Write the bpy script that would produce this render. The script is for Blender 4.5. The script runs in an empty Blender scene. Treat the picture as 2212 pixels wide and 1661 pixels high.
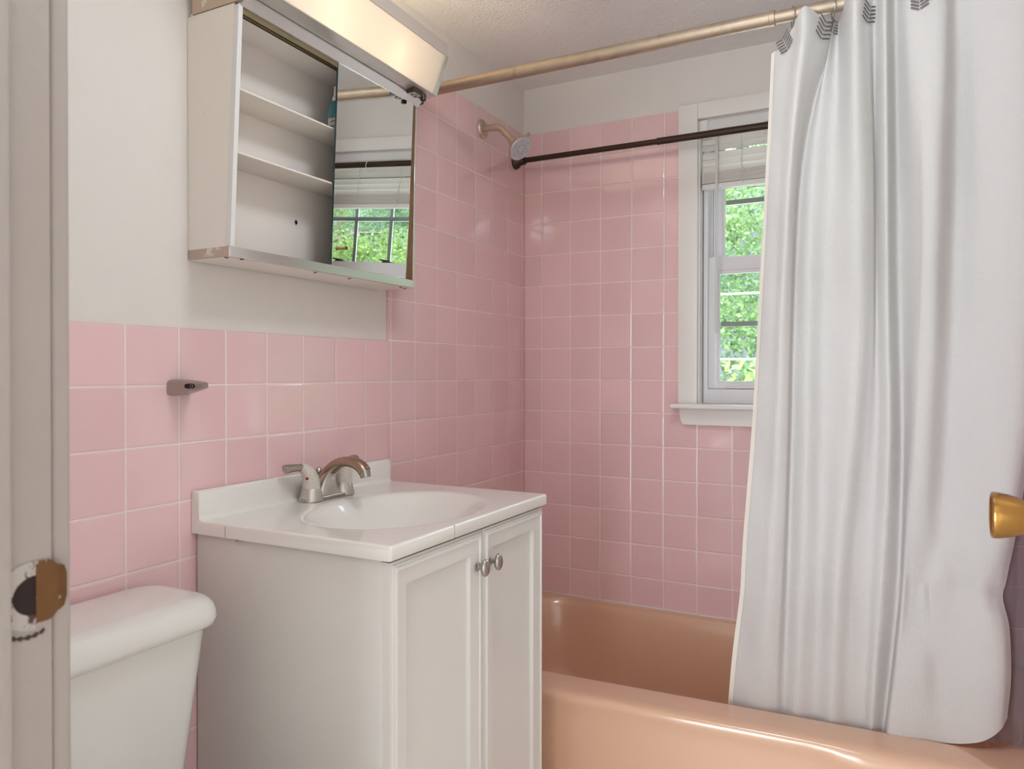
import bpy, bmesh, math, random
from mathutils import Vector, Matrix
random.seed(7)
SC = bpy.context.scene
COL = SC.collection
PI = math.pi
SKY_LO, SKY_HI, HALL_E = 0.75, 24.0, 38.0
ZO = 1.11            # floor level sits 1.11 m under the tile line taken as z = 0 while building
FL = -ZO             # floor
CE = 1.040           # ceiling
WLOC = {}            # world locations of every object

# ------------------------------------------------------------------ helpers
def V(*a): return Vector(a)
def lerp(a, b, t): return a + (b - a) * t
def sstep(a, b, x):
    t = max(0.0, min(1.0, (x - a) / (b - a))); return t * t * (3 - 2 * t)
def interp(tab, x):
    if x <= tab[0][0]: return tab[0][1]
    for (a, va), (b, vb) in zip(tab, tab[1:]):
        if x <= b: return va + (vb - va) * (x - a) / (b - a)
    return tab[-1][1]
def BM(): return bmesh.new()

def hexa(bm, p, bev=0.0, seg=2):
    """p: 8 points, bottom ring 0-3, top ring 4-7"""
    v = [bm.verts.new(q) for q in p]
    fs = [bm.faces.new([v[i] for i in f]) for f in ((3, 2, 1, 0), (4, 5, 6, 7), (0, 1, 5, 4), (1, 2, 6, 5), (2, 3, 7, 6), (3, 0, 4, 7))]
    if bev > 0:
        es = list({e for f in fs for e in f.edges})
        bmesh.ops.bevel(bm, geom=es, offset=bev, segments=seg, profile=0.6, affect='EDGES')
def box(bm, x0, x1, y0, y1, z0, z1, bev=0.0, seg=2):
    hexa(bm, [(x0, y0, z0), (x1, y0, z0), (x1, y1, z0), (x0, y1, z0), (x0, y0, z1), (x1, y0, z1), (x1, y1, z1), (x0, y1, z1)], bev, seg)
def grid(bm, rows, closed=False, flip=False):
    vs = [[bm.verts.new(p) for p in r] for r in rows]
    for a, b in zip(vs, vs[1:]):
        n = len(a)
        for i in range(n if closed else n - 1):
            j = (i + 1) % n
            f = [a[i], a[j], b[j], b[i]]
            if flip: f.reverse()
            bm.faces.new(f)
    return vs
def cap(bm, ring, flip=False):
    r = list(ring)
    if flip: r.reverse()
    try: bm.faces.new(r)
    except ValueError: pass
def frame_for(d):
    d = Vector(d).normalized()
    a = Vector((0, 0, 1)) if abs(d.z) < 0.9 else Vector((1, 0, 0))
    u = d.cross(a).normalized(); w = d.cross(u).normalized()
    return d, u, w
def tube(bm, pts, rad, seg=16, caps=True, sq=(1, 1)):
    pts = [Vector(p) for p in pts]
    if not hasattr(rad, '__len__'): rad = [rad] * len(pts)
    d0 = (pts[1] - pts[0]).normalized(); _, u, w = frame_for(d0); rows = []
    for i, p in enumerate(pts):
        d = (pts[min(i + 1, len(pts) - 1)] - pts[max(i - 1, 0)]).normalized()
        u = (u - d * u.dot(d)).normalized(); w = d.cross(u)
        rows.append([p + (u * math.cos(2 * PI * k / seg) * sq[0] + w * math.sin(2 * PI * k / seg) * sq[1]) * rad[i] for k in range(seg)])
    vs = grid(bm, rows, closed=True)
    if caps: cap(bm, vs[0], True); cap(bm, vs[-1])
def lathe(bm, o, axis, prof, seg=32, caps=True):
    """prof: list of (distance along axis, radius)"""
    o = Vector(o); d, u, w = frame_for(axis)
    rows = [[o + d * t + (u * math.cos(2 * PI * k / seg) + w * math.sin(2 * PI * k / seg)) * max(r, 1e-5) for k in range(seg)] for t, r in prof]
    vs = grid(bm, rows, closed=True)
    if caps: cap(bm, vs[0], True); cap(bm, vs[-1])
def torus(bm, o, axis, R, r, s1=28, s2=8, squash=1.0):
    d, u, w = frame_for(axis); o = Vector(o); rows = []
    for i in range(s1 + 1):
        a = 2 * PI * i / s1; c = u * math.cos(a) + w * math.sin(a) * squash
        rows.append([o + c * R + (c.normalized() * math.cos(2 * PI * k / s2) + d * math.sin(2 * PI * k / s2)) * r for k in range(s2)])
    grid(bm, rows, closed=True)
def bez(p, n=12):
    """Catmull-Rom through points"""
    p = [Vector(q) for q in p]; P = [p[0] * 2 - p[1]] + p + [p[-1] * 2 - p[-2]]; out = []
    for i in range(1, len(P) - 2):
        for k in range(n):
            t = k / n; a, b, c, d = P[i - 1], P[i], P[i + 1], P[i + 2]
            out.append(0.5 * ((2 * b) + (c - a) * t + (2 * a - 5 * b + 4 * c - d) * t * t + (3 * b - a - 3 * c + d) * t ** 3))
    out.append(p[-1]); return out
def rrect(x0, x1, y0, y1, r, n=10, m=24):
    """rounded rectangle ring, fixed point count"""
    out = []
    for (cx, cy, a0), (sx, sy, ex, ey) in zip(
        [(x1 - r, y1 - r, 0), (x0 + r, y1 - r, PI / 2), (x0 + r, y0 + r, PI), (x1 - r, y0 + r, 1.5 * PI)],
        [(x1 - r, y1, x0 + r, y1), (x0, y1 - r, x0, y0 + r), (x0 + r, y0, x1 - r, y0), (x1, y0 + r, x1, y1 - r)]):
        for k in range(n):
            a = a0 + PI / 2 * k / n; out.append((cx + r * math.cos(a), cy + r * math.sin(a)))
        for k in range(m): out.append((lerp(sx, ex, k / m), lerp(sy, ey, k / m)))
    return out

def finish(bm, name, mat, ang=38, uv=None):
    bmesh.ops.recalc_face_normals(bm, faces=bm.faces[:])
    me = bpy.data.meshes.new(name); bm.to_mesh(me); bm.free()
    for p in me.polygons: p.use_smooth = True
    me.set_sharp_from_angle(angle=math.radians(ang))
    if mat: me.materials.append(mat)
    return me
def obj(name, bm, mat, parent=None, ang=38, recalc=True):
    me = finish(bm, name, mat, ang)
    xs = [v.co for v in me.vertices]
    lo = Vector((min(c.x for c in xs), min(c.y for c in xs), min(c.z for c in xs))); hi = Vector((max(c.x for c in xs), max(c.y for c in xs), max(c.z for c in xs)))
    o0 = Vector(((lo.x + hi.x) / 2, (lo.y + hi.y) / 2, lo.z))
    me.transform(Matrix.Translation(-o0))
    o = bpy.data.objects.new(name, me); COL.objects.link(o)
    WLOC[o] = o0
    if parent:
        o.parent = parent; o.location = o0 - WLOC[parent]
    else: o.location = o0
    return o
def tag(o, label=None, cat=None, group=None, kind=None):
    if label: o['label'] = label
    if cat: o['category'] = cat
    if group: o['group'] = group
    if kind: o['kind'] = kind
    return o
def thing(name, loc, label, cat, group=None):
    o = bpy.data.objects.new(name, None); COL.objects.link(o); o.empty_display_size = 0.05
    o.location = loc; WLOC[o] = Vector(loc)
    return tag(o, label, cat, group)
def struct(name, bm, mat, label, cat=None, parent=None, ang=38):
    o = obj(name, bm, mat, parent, ang)
    if not parent: tag(o, label, cat, None, 'structure')
    return o
def dup(o, delta):
    """a copy of a thing with its parts and sub-parts"""
    delta = Vector(delta)
    r = o.copy(); COL.objects.link(r); r.location = o.location + delta; WLOC[r] = WLOC[o] + delta
    def rec(src, dst):
        for ch in list(src.children):
            c = ch.copy(); COL.objects.link(c); c.parent = dst; WLOC[c] = WLOC[ch] + delta
            rec(ch, c)
    rec(o, r); return r

# ------------------------------------------------------------------ materials
class NT:
    def __init__(s, name):
        s.m = bpy.data.materials.new(name); s.m.use_nodes = True; s.t = s.m.node_tree; s.t.nodes.clear()
        s.out = s.t.nodes.new('ShaderNodeOutputMaterial')
    def n(s, typ, **kw):
        x = s.t.nodes.new(typ)
        for k, v in kw.items():
            if k in x.inputs: s.set(x, k, v)
            else: setattr(x, k, v)
        return x
    def set(s, node, k, v):
        if isinstance(v, bpy.types.NodeSocket): s.t.links.new(v, node.inputs[k])
        else: node.inputs[k].default_value = v
    def math(s, op, a, b=None, c=None, clamp=False):
        x = s.t.nodes.new('ShaderNodeMath'); x.operation = op; x.use_clamp = clamp
        for i, v in enumerate((a, b, c)):
            if v is not None: s.set(x, i, v)
        return x.outputs[0]
    def smooth(s, a, b, x):
        r = s.n('ShaderNodeMapRange', interpolation_type='SMOOTHSTEP'); s.set(r, 'Value', x); s.set(r, 'From Min', a); s.set(r, 'From Max', b)
        return r.outputs[0]
    def mix(s, f, a, b, mode='MIX'):
        x = s.n('ShaderNodeMix', data_type='RGBA', blend_type=mode); s.set(x, 0, f); s.set(x, 6, a); s.set(x, 7, b); return x.outputs[2]
    def noise(s, scale, detail=3, rough=0.5, vec=None):
        x = s.n('ShaderNodeTexNoise'); s.set(x, 'Scale', scale); s.set(x, 'Detail', detail); s.set(x, 'Roughness', rough)
        if vec is None: vec = s.n('ShaderNodeNewGeometry').outputs['Position']
        s.set(x, 'Vector', vec); return x.outputs[0]
    def bump(s, h, dist=1.0, strength=1.0, normal=None):
        b = s.n('ShaderNodeBump'); s.set(b, 'Height', h); s.set(b, 'Distance', dist); s.set(b, 'Strength', strength)
        if normal is not None: s.set(b, 'Normal', normal)
        return b.outputs[0]
    def bsdf(s, **kw):
        p = s.n('ShaderNodeBsdfPrincipled')
        for k, v in kw.items():
            k = {'Base': 'Base Color', 'Rough': 'Roughness', 'Metal': 'Metallic', 'Spec': 'Specular IOR Level', 'Coat': 'Coat Weight', 'CoatR': 'Coat Roughness', 'Trans': 'Transmission Weight'}.get(k, k)
            s.set(p, k, v)
        return p.outputs[0]
    def done(s, sh): s.t.links.new(sh, s.out.inputs['Surface']); return s.m
def c4(r, g=None, b=None):
    if g is None: g = b = r
    return (r, g, b, 1.0)
def srgb(r, g, b):
    f = lambda u: (u / 255 / 12.92) if u / 255 <= 0.04045 else ((u / 255 + 0.055) / 1.055) ** 2.4
    return (f(r), f(g), f(b), 1.0)

def simple(name, col, rough=0.5, metal=0.0, spec=0.5, var=0.0, vscale=8, bump=0.0, bscale=40, coat=0.0, dirt=None, dscale=6, dlo=0.55, dhi=0.7):
    t = NT(name); base = col
    if var > 0:
        f = t.noise(vscale); dk = c4(*[c * (1 - var) for c in col[:3]]); lt = c4(*[min(1, c * (1 + var * 0.6)) for c in col[:3]])
        base = t.mix(f, dk, lt)
    if dirt is not None:
        f = t.smooth(dlo, dhi, t.noise(dscale, 6, 0.65)); base = t.mix(f, base, dirt)
    kw = dict(Base=base, Rough=rough, Metal=metal, Spec=spec)
    if coat: kw['Coat'] = coat; kw['CoatR'] = 0.08 if rough < 0.15 else 0.16
    if bump > 0: kw['Normal'] = t.bump(t.noise(bscale, 4, 0.55), bump)
    return t.done(t.bsdf(**kw))

def tile_mat(name, axis, off, sgn, pu, pv, base, seed):
    """glazed tiles on a running grid in world metres, each tile lying a hair out of true"""
    t = NT(name)
    pos = t.n('ShaderNodeNewGeometry').outputs['Position']
    sep = t.n('ShaderNodeSeparateXYZ'); t.set(sep, 0, pos)
    u = t.math('DIVIDE', t.math('SUBTRACT', t.math('MULTIPLY', sep.outputs[axis], sgn), off), pu)
    v = t.math('DIVIDE', t.math('SUBTRACT', sep.outputs[2], ZO), pv)
    fu = t.math('FRACT', u); fv = t.math('FRACT', v); cu = t.math('FLOOR', u); cv = t.math('FLOOR', v)
    du = t.math('MULTIPLY', t.math('MINIMUM', fu, t.math('SUBTRACT', 1.0, fu)), pu)
    dv = t.math('MULTIPLY', t.math('MINIMUM', fv, t.math('SUBTRACT', 1.0, fv)), pv)
    d = t.math('MINIMUM', du, dv)
    com = t.n('ShaderNodeCombineXYZ'); t.set(com, 0, cu); t.set(com, 1, cv); t.set(com, 2, seed)
    wn = t.n('ShaderNodeTexWhiteNoise', noise_dimensions='3D'); t.set(wn, 'Vector', com.outputs[0])
    sc = t.n('ShaderNodeSeparateColor'); t.set(sc, 0, wn.outputs['Color'])
    tilt = t.math('ADD', t.math('MULTIPLY', t.math('MULTIPLY', t.math('SUBTRACT', sc.outputs[0], 0.5), 0.016), t.math('MULTIPLY', fu, pu)),
                  t.math('MULTIPLY', t.math('MULTIPLY', t.math('SUBTRACT', sc.outputs[1], 0.5), 0.016), t.math('MULTIPLY', fv, pv)))
    pil = t.math('MULTIPLY', t.smooth(0.0008, 0.005, d), 0.0007)
    wav = t.math('MULTIPLY', t.noise(22, 2, 0.4), 0.0004)
    h = t.math('ADD', t.math('ADD', tilt, pil), wav)
    g = t.math('SUBTRACT', 1.0, t.smooth(0.0009, 0.0017, d))
    var = t.mix(sc.outputs[2], c4(*[c * 0.95 for c in base[:3]]), c4(*[min(1, c * 1.03) for c in base[:3]]))
    col = t.mix(g, var, srgb(242, 228, 222))
    rough = t.math('ADD', 0.09, t.math('MULTIPLY', g, 0.5))
    return t.done(t.bsdf(Base=col, Rough=rough, Spec=0.85, Normal=t.bump(h, 1.0)))

P = 0.1095; PV = P * 1.00504; PB = P * 1.01314; DL = 0.02343; DB = 0.06966
PINK = srgb(236, 198, 198)
M = {}
M['tile_l'] = tile_mat('pink_glazed_tile_side', 1, DL, -1.0, P, PV, PINK, 3.0)
M['tile_b'] = tile_mat('pink_glazed_tile_back', 0, DB, 1.0, PB, PV, PINK, 9.0)
M['plaster'] = simple('painted_plaster', srgb(230, 224, 218), 0.55, bump=0.0012, bscale=90, var=0.03, vscale=3)
M['ceiling'] = simple('stippled_ceiling', srgb(248, 245, 241), 0.8, bump=0.006, bscale=130)
M['trim'] = simple('white_trim_paint', srgb(238, 233, 228), 0.35, bump=0.0006, bscale=60)
M['jamb'] = simple('worn_jamb_paint', srgb(166, 156, 149), 0.45, var=0.05, vscale=12, bump=0.0008, bscale=70)
M['vinyl'] = simple('white_vinyl', srgb(232, 229, 230), 0.3)
M['muntin'] = simple('shade_greyed_grille', srgb(172, 170, 166), 0.35)  # white grille greyed, its backlit shade put into the colour
M['blind'] = None
M['porcelain'] = simple('white_porcelain', srgb(231, 229, 224), 0.08, spec=0.6, coat=0.3)
M['marble'] = simple('cultured_marble', srgb(236, 233, 227), 0.09, spec=0.55, coat=0.3, var=0.02, vscale=5)
M['cab'] = simple('white_cabinet_paint', srgb(226, 222, 217), 0.38, var=0.015, vscale=20)
M['tub'] = simple('peach_enamel', srgb(222, 178, 149), 0.2, spec=0.7, coat=0.8)
M['caulk'] = simple('white_caulk', srgb(225, 212, 205), 0.6)
M['nickel'] = simple('brushed_nickel', srgb(176, 169, 162), 0.3, 1.0, var=0.12, vscale=30)
M['satin'] = simple('satin_silver', srgb(204, 198, 192), 0.34, 0.9, var=0.05, vscale=30)
M['shower'] = simple('worn_satin_nickel', srgb(206, 190, 174), 0.36, 0.9, var=0.1, vscale=40)
M['spout'] = simple('browned_nickel', srgb(172, 150, 130), 0.3, 1.0, var=0.12, vscale=30)
M['tarnish'] = simple('tarnished_rod_metal', srgb(178, 160, 140), 0.48, 0.75, var=0.2, vscale=25, dirt=srgb(120, 88, 60), dscale=14, dlo=0.55, dhi=0.8)
M['chrome'] = simple('worn_chrome', srgb(226, 224, 222), 0.2, 0.85, var=0.05, vscale=14)
M['bronze'] = simple('oil_rubbed_bronze', srgb(62, 46, 36), 0.42, 0.5, bump=0.0006, bscale=220)
M['brass'] = simple('old_brass', srgb(186, 140, 78), 0.22, 1.0, var=0.1, vscale=40)
M['rust'] = simple('rusty_track', srgb(140, 105, 72), 0.6, 0.3, var=0.35, vscale=18, dirt=srgb(60, 38, 24), dscale=22, dlo=0.58, dhi=0.7)
M['limescale'] = simple('limescale_on_metal', srgb(214, 205, 194), 0.6, 0.1, dirt=srgb(120, 106, 92), dscale=620, dlo=0.56, dhi=0.64)
M['dark'] = simple('dark_void', srgb(22, 18, 16), 0.8)
M['brown'] = simple('brown_bakelite', srgb(60, 46, 36), 0.35)
M['outletface'] = simple('ivory_outlet_face', srgb(200, 196, 184), 0.4)
M['red'] = simple('red_dot', srgb(150, 30, 34), 0.4)
M['mirror'] = simple('mirror_silver', c4(0.90, 0.92, 0.90), 0.0, 1.0)
M['glassedge'] = simple('blue_green_glass_edge', srgb(40, 66, 74), 0.15)
M['shelf'] = simple('painted_metal_shelf', srgb(232, 224, 214), 0.4)
M['teal'] = simple('teal_plastic', srgb(70, 128, 132), 0.3)
M['whiteplastic'] = simple('white_plastic', srgb(228, 226, 224), 0.35)
M['print'] = simple('grey_print', srgb(110, 104, 102), 0.9)
M['floor'] = simple('pale_vinyl_floor', srgb(238, 234, 228), 0.4, var=0.03)
M['hall'] = simple('hall_paint', srgb(240, 234, 226), 0.6)
M['bark'] = simple('tree_bark', srgb(104, 90, 78), 0.9, var=0.3, vscale=6)
M['wire'] = simple('pale_cable', srgb(225, 225, 220), 0.5)
M['lawn'] = simple('sunny_lawn', srgb(112, 126, 84), 0.9, var=0.3, vscale=1.5)

def glass_mat():
    t = NT('window_glass')
    tr = t.n('ShaderNodeBsdfTransparent'); t.set(tr, 0, c4(0.96, 0.98, 0.97))
    gl = t.n('ShaderNodeBsdfGlossy'); t.set(gl, 'Roughness', 0.0)
    fr = t.n('ShaderNodeFresnel'); t.set(fr, 'IOR', 1.45)
    mx = t.n('ShaderNodeMixShader'); t.set(mx, 0, t.math('MULTIPLY', fr.outputs[0], 0.9)); t.set(mx, 1, tr.outputs[0]); t.set(mx, 2, gl.outputs[0])
    return t.done(mx.outputs[0])
M['glass'] = glass_mat()
def translucent_mat(name, col, f, bump=None, rough=0.8, spec=0.2):
    t = NT(name); kw = dict(Base=col, Rough=rough, Spec=spec); nrm = None
    if bump == 'waffle':
        uv = t.n('ShaderNodeUVMap').outputs[0]; s = t.n('ShaderNodeSeparateXYZ'); t.set(s, 0, uv)
        k = 2 * PI / 0.0046
        a = t.math('SINE', t.math('MULTIPLY', s.outputs[0], k)); b = t.math('SINE', t.math('MULTIPLY', s.outputs[1], k))
        hh = t.math('MULTIPLY', t.math('MAXIMUM', a, b), 0.0006)
        nrm = t.bump(hh, 1.0, 0.38); kw['Normal'] = nrm
    d = t.bsdf(**kw); tr = t.n('ShaderNodeBsdfTranslucent'); t.set(tr, 'Color', col)
    mx = t.n('ShaderNodeMixShader'); t.set(mx, 0, f); t.set(mx, 1, d); t.set(mx, 2, tr.outputs[0])
    return t.done(mx.outputs[0])
M['curtain'] = translucent_mat('white_waffle_cloth', srgb(218, 215, 213), 0.22, 'waffle')
M['blind'] = translucent_mat('white_blind_slat', srgb(246, 241, 236), 0.22, None, 0.4, 0.4)
M['diffuser'] = translucent_mat('opal_light_diffuser', srgb(244, 236, 226), 0.34, None, 0.3, 0.4)
def leaf_mat(name, a, b):
    t = NT(name); oi = t.n('ShaderNodeNewGeometry').outputs['Random Per Island']
    col = t.mix(oi, a, b)
    d = t.bsdf(Base=col, Rough=0.6, Spec=0.25); tr = t.n('ShaderNodeBsdfTranslucent'); t.set(tr, 'Color', t.mix(0.5, col, c4(0.22, 0.30, 0.09)))
    mx = t.n('ShaderNodeMixShader'); t.set(mx, 0, 0.4); t.set(mx, 1, d); t.set(mx, 2, tr.outputs[0])
    return t.done(mx.outputs[0])
M['leaf'] = leaf_mat('green_leaf', srgb(74, 98, 62), srgb(132, 154, 102))
M['leaf2'] = leaf_mat('blue_green_needle', srgb(62, 86, 66), srgb(116, 138, 106))
M['leaf3'] = leaf_mat('yellow_green_leaf', srgb(84, 108, 56), srgb(140, 158, 90))
def liner_mat():
    t = NT('shade_tinted_liner'); tr = t.n('ShaderNodeBsdfTransparent'); t.set(tr, 0, c4(0.50, 0.42, 0.50))  # transparent tint darkened to stand for the shade behind the curtain
    p = t.bsdf(Base=srgb(210, 205, 210), Rough=0.12, Spec=0.6, Normal=t.bump(t.noise(30, 3), 0.004))
    mx = t.n('ShaderNodeMixShader'); t.set(mx, 0, 0.16); t.set(mx, 1, tr.outputs[0]); t.set(mx, 2, p)
    return t.done(mx.outputs[0])
M['liner'] = liner_mat()
M['liner2'] = simple('clear_hook_plastic', srgb(196, 188, 200), 0.15, spec=0.6)
def emis(name, col, s):
    t = NT(name); e = t.n('ShaderNodeEmission'); t.set(e, 0, col); t.set(e, 1, s); return t.done(e.outputs[0])
M['bulb'] = emis('lit_bulb', srgb(255, 240, 206), 105.0)
M['hall_fill'] = emis('hall_fill_glow', srgb(255, 246, 236), 1.5)
M['bath_fill'] = emis('bath_fill_glow', (0.84, 0.92, 1.0, 1.0), 22.0)

# ------------------------------------------------------------------ the setting
RW = 1.526           # end wall of the tub recess
FY = -2.019          # bathroom side of the front wall
b = BM(); box(b, -0.15, RW + 0.15, -3.6, 0.14, FL - 0.08, FL); struct('floor', b, M['floor'], 'pale floor of bathroom and hall', 'floor')
b = BM(); box(b, -0.15, RW + 0.15, -3.6, 0.14, CE, CE + 0.1); struct('ceiling', b, M['ceiling'], 'white stippled ceiling above the tub', 'ceiling')
# left wall
b = BM(); box(b, -0.14, -0.006, -3.6, 0.14, FL, CE); wl = struct('wall_left', b, M['plaster'], 'white painted plaster wall carrying pink tiles', 'wall')
b = BM(); box(b, -0.006, 0.0, FY, -0.803, FL, 0.1084, 0.0022)
t_ = obj('tile_wainscot', b, M['tile_l'], wl); t_['label'] = 'pink glazed wall tiles up to half height'
b = BM(); box(b, -0.006, 0.0, -0.803, 0.0, FL, 0.8775, 0.0022)
t_ = obj('tile_surround', b, M['tile_l'], wl); t_['label'] = 'pink glazed wall tiles round the tub'
# back wall with the window opening
WX0, WX1, WZ0, WZ1 = 0.628, 1.292, -0.092, 0.832
b = BM()
for x0, x1, z0, z1 in ((-0.006, WX0, FL, CE), (WX1, RW + 0.1, FL, CE), (WX0, WX1, FL, WZ0), (WX0, WX1, WZ1, CE)): box(b, x0, x1, 0.006, 0.14, z0, z1)
wb = struct('wall_back', b, M['plaster'], 'white painted plaster wall holding the window', 'wall')
b = BM()
box(b, 0.0, RW, 0.0, 0.006, -0.775, -0.11); box(b, 0.0, 0.585, 0.0, 0.006, -0.11, 0.8745); box(b, 1.335, RW, 0.0, 0.006, -0.11, 0.8745)
t_ = obj('tile_surround', b, M['tile_b'], wb); t_['label'] = 'pink glazed wall tiles round the window'
# end wall
b = BM(); box(b, RW + 0.006, RW + 0.12, -3.6, 0.14, FL, CE); wr = struct('wall_right', b, M['plaster'], 'white painted plaster wall at the tub end', 'wall')
b = BM(); box(b, RW, RW + 0.006, -0.80, 0.0, FL, 0.8775); obj('tile_surround', b, M['tile_l'], wr)
# front wall with the doorway, and the hall behind the camera
JX = 0.572; JR = 1.395; DH = 0.93
b = BM()
box(b, -0.006, JX - 0.02, FY - 0.12, FY, FL, CE); box(b, JR + 0.02, RW + 0.006, FY - 0.12, FY, FL, CE); box(b, JX - 0.02, JR + 0.02, FY - 0.12, FY, DH + 0.02, CE)
struct('wall_front', b, M['plaster'], 'white painted plaster wall round the doorway', 'wall')
b = BM(); box(b, -0.15, RW + 0.15, -3.72, -3.6, FL, CE); struct('wall_hall', b, M['hall'], 'pale hall wall facing the doorway', 'wall')
# door lining
b = BM()
box(b, JX - 0.02, JX, FY - 0.12, FY - 0.0032, FL, DH, 0.0008); box(b, JR, JR + 0.02, FY - 0.12, FY, FL, DH, 0.0015); box(b, JX - 0.02, JR + 0.02, FY - 0.12, FY, DH, DH + 0.02, 0.0015)
tr = struct('trim_1', b, M['jamb'], 'worn painted door jamb lining the doorway', 'door frame')
b = BM()
box(b, JX, JX + 0.011, FY - 0.082, FY - 0.0405, FL, DH, 0.003); box(b, JR - 0.011, JR, FY - 0.082, FY - 0.0405, FL, DH, 0.003); box(b, JX, JR, FY - 0.082, FY - 0.0405, DH - 0.011, DH, 0.003)
obj('door_stop', b, M['jamb'], tr)
for nm, x0, x1 in (('casing', JX - 0.063, JX - 0.0055), ('casing', JR + 0.0055, JR + 0.063)):
    b = BM(); box(b, x0, x1, FY, FY + 0.017, FL, DH + 0.06, 0.004, 3); obj(nm, b, M['jamb'], tr)
# strike plate with its D shaped hole
zs = -0.1585
def strike():
    b = BM(); yb = FY
    t = 0.0012; y0, y1 = yb - 0.0385, yb - 0.0005
    # plate with D hole: strips around
    hy0, hy1, r = y0 + 0.0030, y0 + 0.0215, 0.0165
    cx = hy1
    n = 18; rows = []
    ring_in = [(cx, zs - r)] + [(cx - (cx - hy0) * math.cos(a), zs + r * math.sin(a)) for a in [(-PI / 2 + PI * k / n) for k in range(1, n)]] + [(cx, zs + r)]
    hz = 0.0285
    ring_out = [(cx, zs - hz)]
    for k in range(1, n):
        a = -PI / 2 + PI * k / n; ring_out.append((max(y0, cx - (cx - y0) * 1.6 * math.cos(a)), zs + hz * math.sin(a)))
    ring_out.append((cx, zs + hz))
    for lay in (0,):
        grid(b, [[(JX + t, y, z) for y, z in ring_in], [(JX + t, y, z) for y, z in ring_out]])
        grid(b, [[(JX + 0.0002, y, z) for y, z in ring_out], [(JX + t, y, z) for y, z in ring_out]])
    return b
sp = obj('strike_plate', strike(), simple('painted_strike_plate', srgb(178, 170, 164), 0.5, 0.2, dirt=srgb(78, 56, 40), dscale=95, dlo=0.55, dhi=0.62), tr)
sp['label'] = 'paint flecked metal strike plate with a dark hole'
# brass lip bending past the jamb corner
b = BM(); rows = []
for k in range(9):
    t = k / 8; y = FY - 0.017 + t * 0.0285; x = JX + 0.0014 - 0.007 * max(0, t - 0.62) ** 1.6 * 3
    hw = interp([(0, 0.0255), (0.45, 0.0255), (0.6, 0.020), (0.8, 0.0185), (0.93, 0.016), (1.0, 0.010)], t)
    rows.append([(x, y, zs - hw + 2 * hw * j / 10 + 0.002) for j in range(11)])
grid(b, rows)
grid(b, [[(p[0] - 0.0012, p[1], p[2]) for p in r] for r in rows])
grid(b, [rows[-1], [(p[0] - 0.0012, p[1], p[2]) for p in rows[-1]]])
lp = obj('lip', b, simple('bare_brass_lip', srgb(112, 76, 40), 0.55, 0.35, var=0.3, vscale=60, dirt=srgb(182, 170, 158), dscale=70, dlo=0.60, dhi=0.66), sp)
lp['label'] = 'bare brown brass lip with scraps of paint'
b = BM(); y0 = FY - 0.0385
pts = [(JX + 0.0007, FY - 0.017, zs - 0.0165)] + [(JX + 0.0007, FY - 0.017 - 0.0185 * math.cos(-PI / 2 + PI * k / 18), zs + 0.0165 * math.sin(-PI / 2 + PI * k / 18)) for k in range(19)]
cap(b, [b.verts.new(p) for p in pts]); h_ = obj('latch_hole', b, simple('dark_brown_mortise', srgb(34, 17, 12), 0.8), sp)
b = BM(); rows = []
for k in range(15):
    a = -0.62 + 1.24 * k / 14; y = FY - 0.0225 + 0.0155 * math.sin(a) * 1.45; z = zs - 0.0338 + 0.010 * (1 - math.cos(a)) * 1.6
    w = 0.0016 + 0.0009 * math.sin(k * 2.1)
    rows.append([(JX + 0.0006, y, z - w), (JX + 0.0006, y, z + w)])
grid(b, rows); obj('paint_crack', b, simple('chipped_paint_gap', srgb(64, 48, 40), 0.8, dirt=srgb(150, 138, 128), dscale=140, dlo=0.55, dhi=0.6), tr)
# door standing open beyond the frame edge, with its knob
DX = 1.3885
b = BM(); box(b, DX, DX + 0.035, FY + 0.004, -1.285, FL + 0.012, DH - 0.004, 0.002)
dr = struct('door_1', b, M['trim'], 'white bathroom door standing open against the end wall', 'door')
KY, KZ, KEND = -1.349, -0.1430, 1.3023
b = BM(); lathe(b, (DX, KY, KZ), (-1, 0, 0), [(0, 0.031), (0.004, 0.031), (0.009, 0.026), (0.011, 0.016)], 36); kn = obj('rosette', b, M['brass'], dr)
b = BM()
kx = DX - 0.011
KL = kx - KEND
prof = [(0.0, 0.0125)] + [(KL - d, r) for d, r in [(0.047, 0.0125), (0.041, 0.0150), (0.034, 0.0188), (0.026, 0.0222), (0.016, 0.0252), (0.007, 0.0270), (0.002, 0.0276), (0.0, 0.0272), (-0.0008, 0.0262), (0.0008, 0.0245), (0.003, 0.0150), (0.0035, 0.0004)]]
lathe(b, (kx, KY, KZ), (-1, 0, 0), prof, 48)
k_ = obj('door_knob', b, M['brass'], dr); k_['label'] = 'flared brass door knob'

# ------------------------------------------------------------------ window
win = bpy.data.objects.new('window_1', None); COL.objects.link(win); win.location = (0.96, 0.0, WZ0); WLOC[win] = Vector(win.location)
tag(win, 'white double hung window above the tub with white wood casing', 'window', None, 'structure')
CX0, CX1 = 0.564, 1.356
b = BM(); box(b, CX0, WX0 - 0.002, -0.019, 0.006, -0.078, 0.8825, 0.003); obj('casing', b, M['trim'], win)
b = BM(); box(b, WX1 + 0.002, CX1, -0.019, 0.006, -0.078, 0.8825, 0.003); obj('casing', b, M['trim'], win)
b = BM(); box(b, WX0 - 0.002, WX1 + 0.002, -0.019, 0.006, 0.8325, 0.8825, 0.003); obj('head_casing', b, M['trim'], win)
b = BM(); box(b, 0.5475, 1.373, -0.060, 0.0, -0.0905, -0.075, 0.005, 3); box(b, WX0, WX1, -0.02, 0.062, -0.0905, -0.075); obj('stool', b, M['trim'], win)
b = BM()
rows = []
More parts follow.
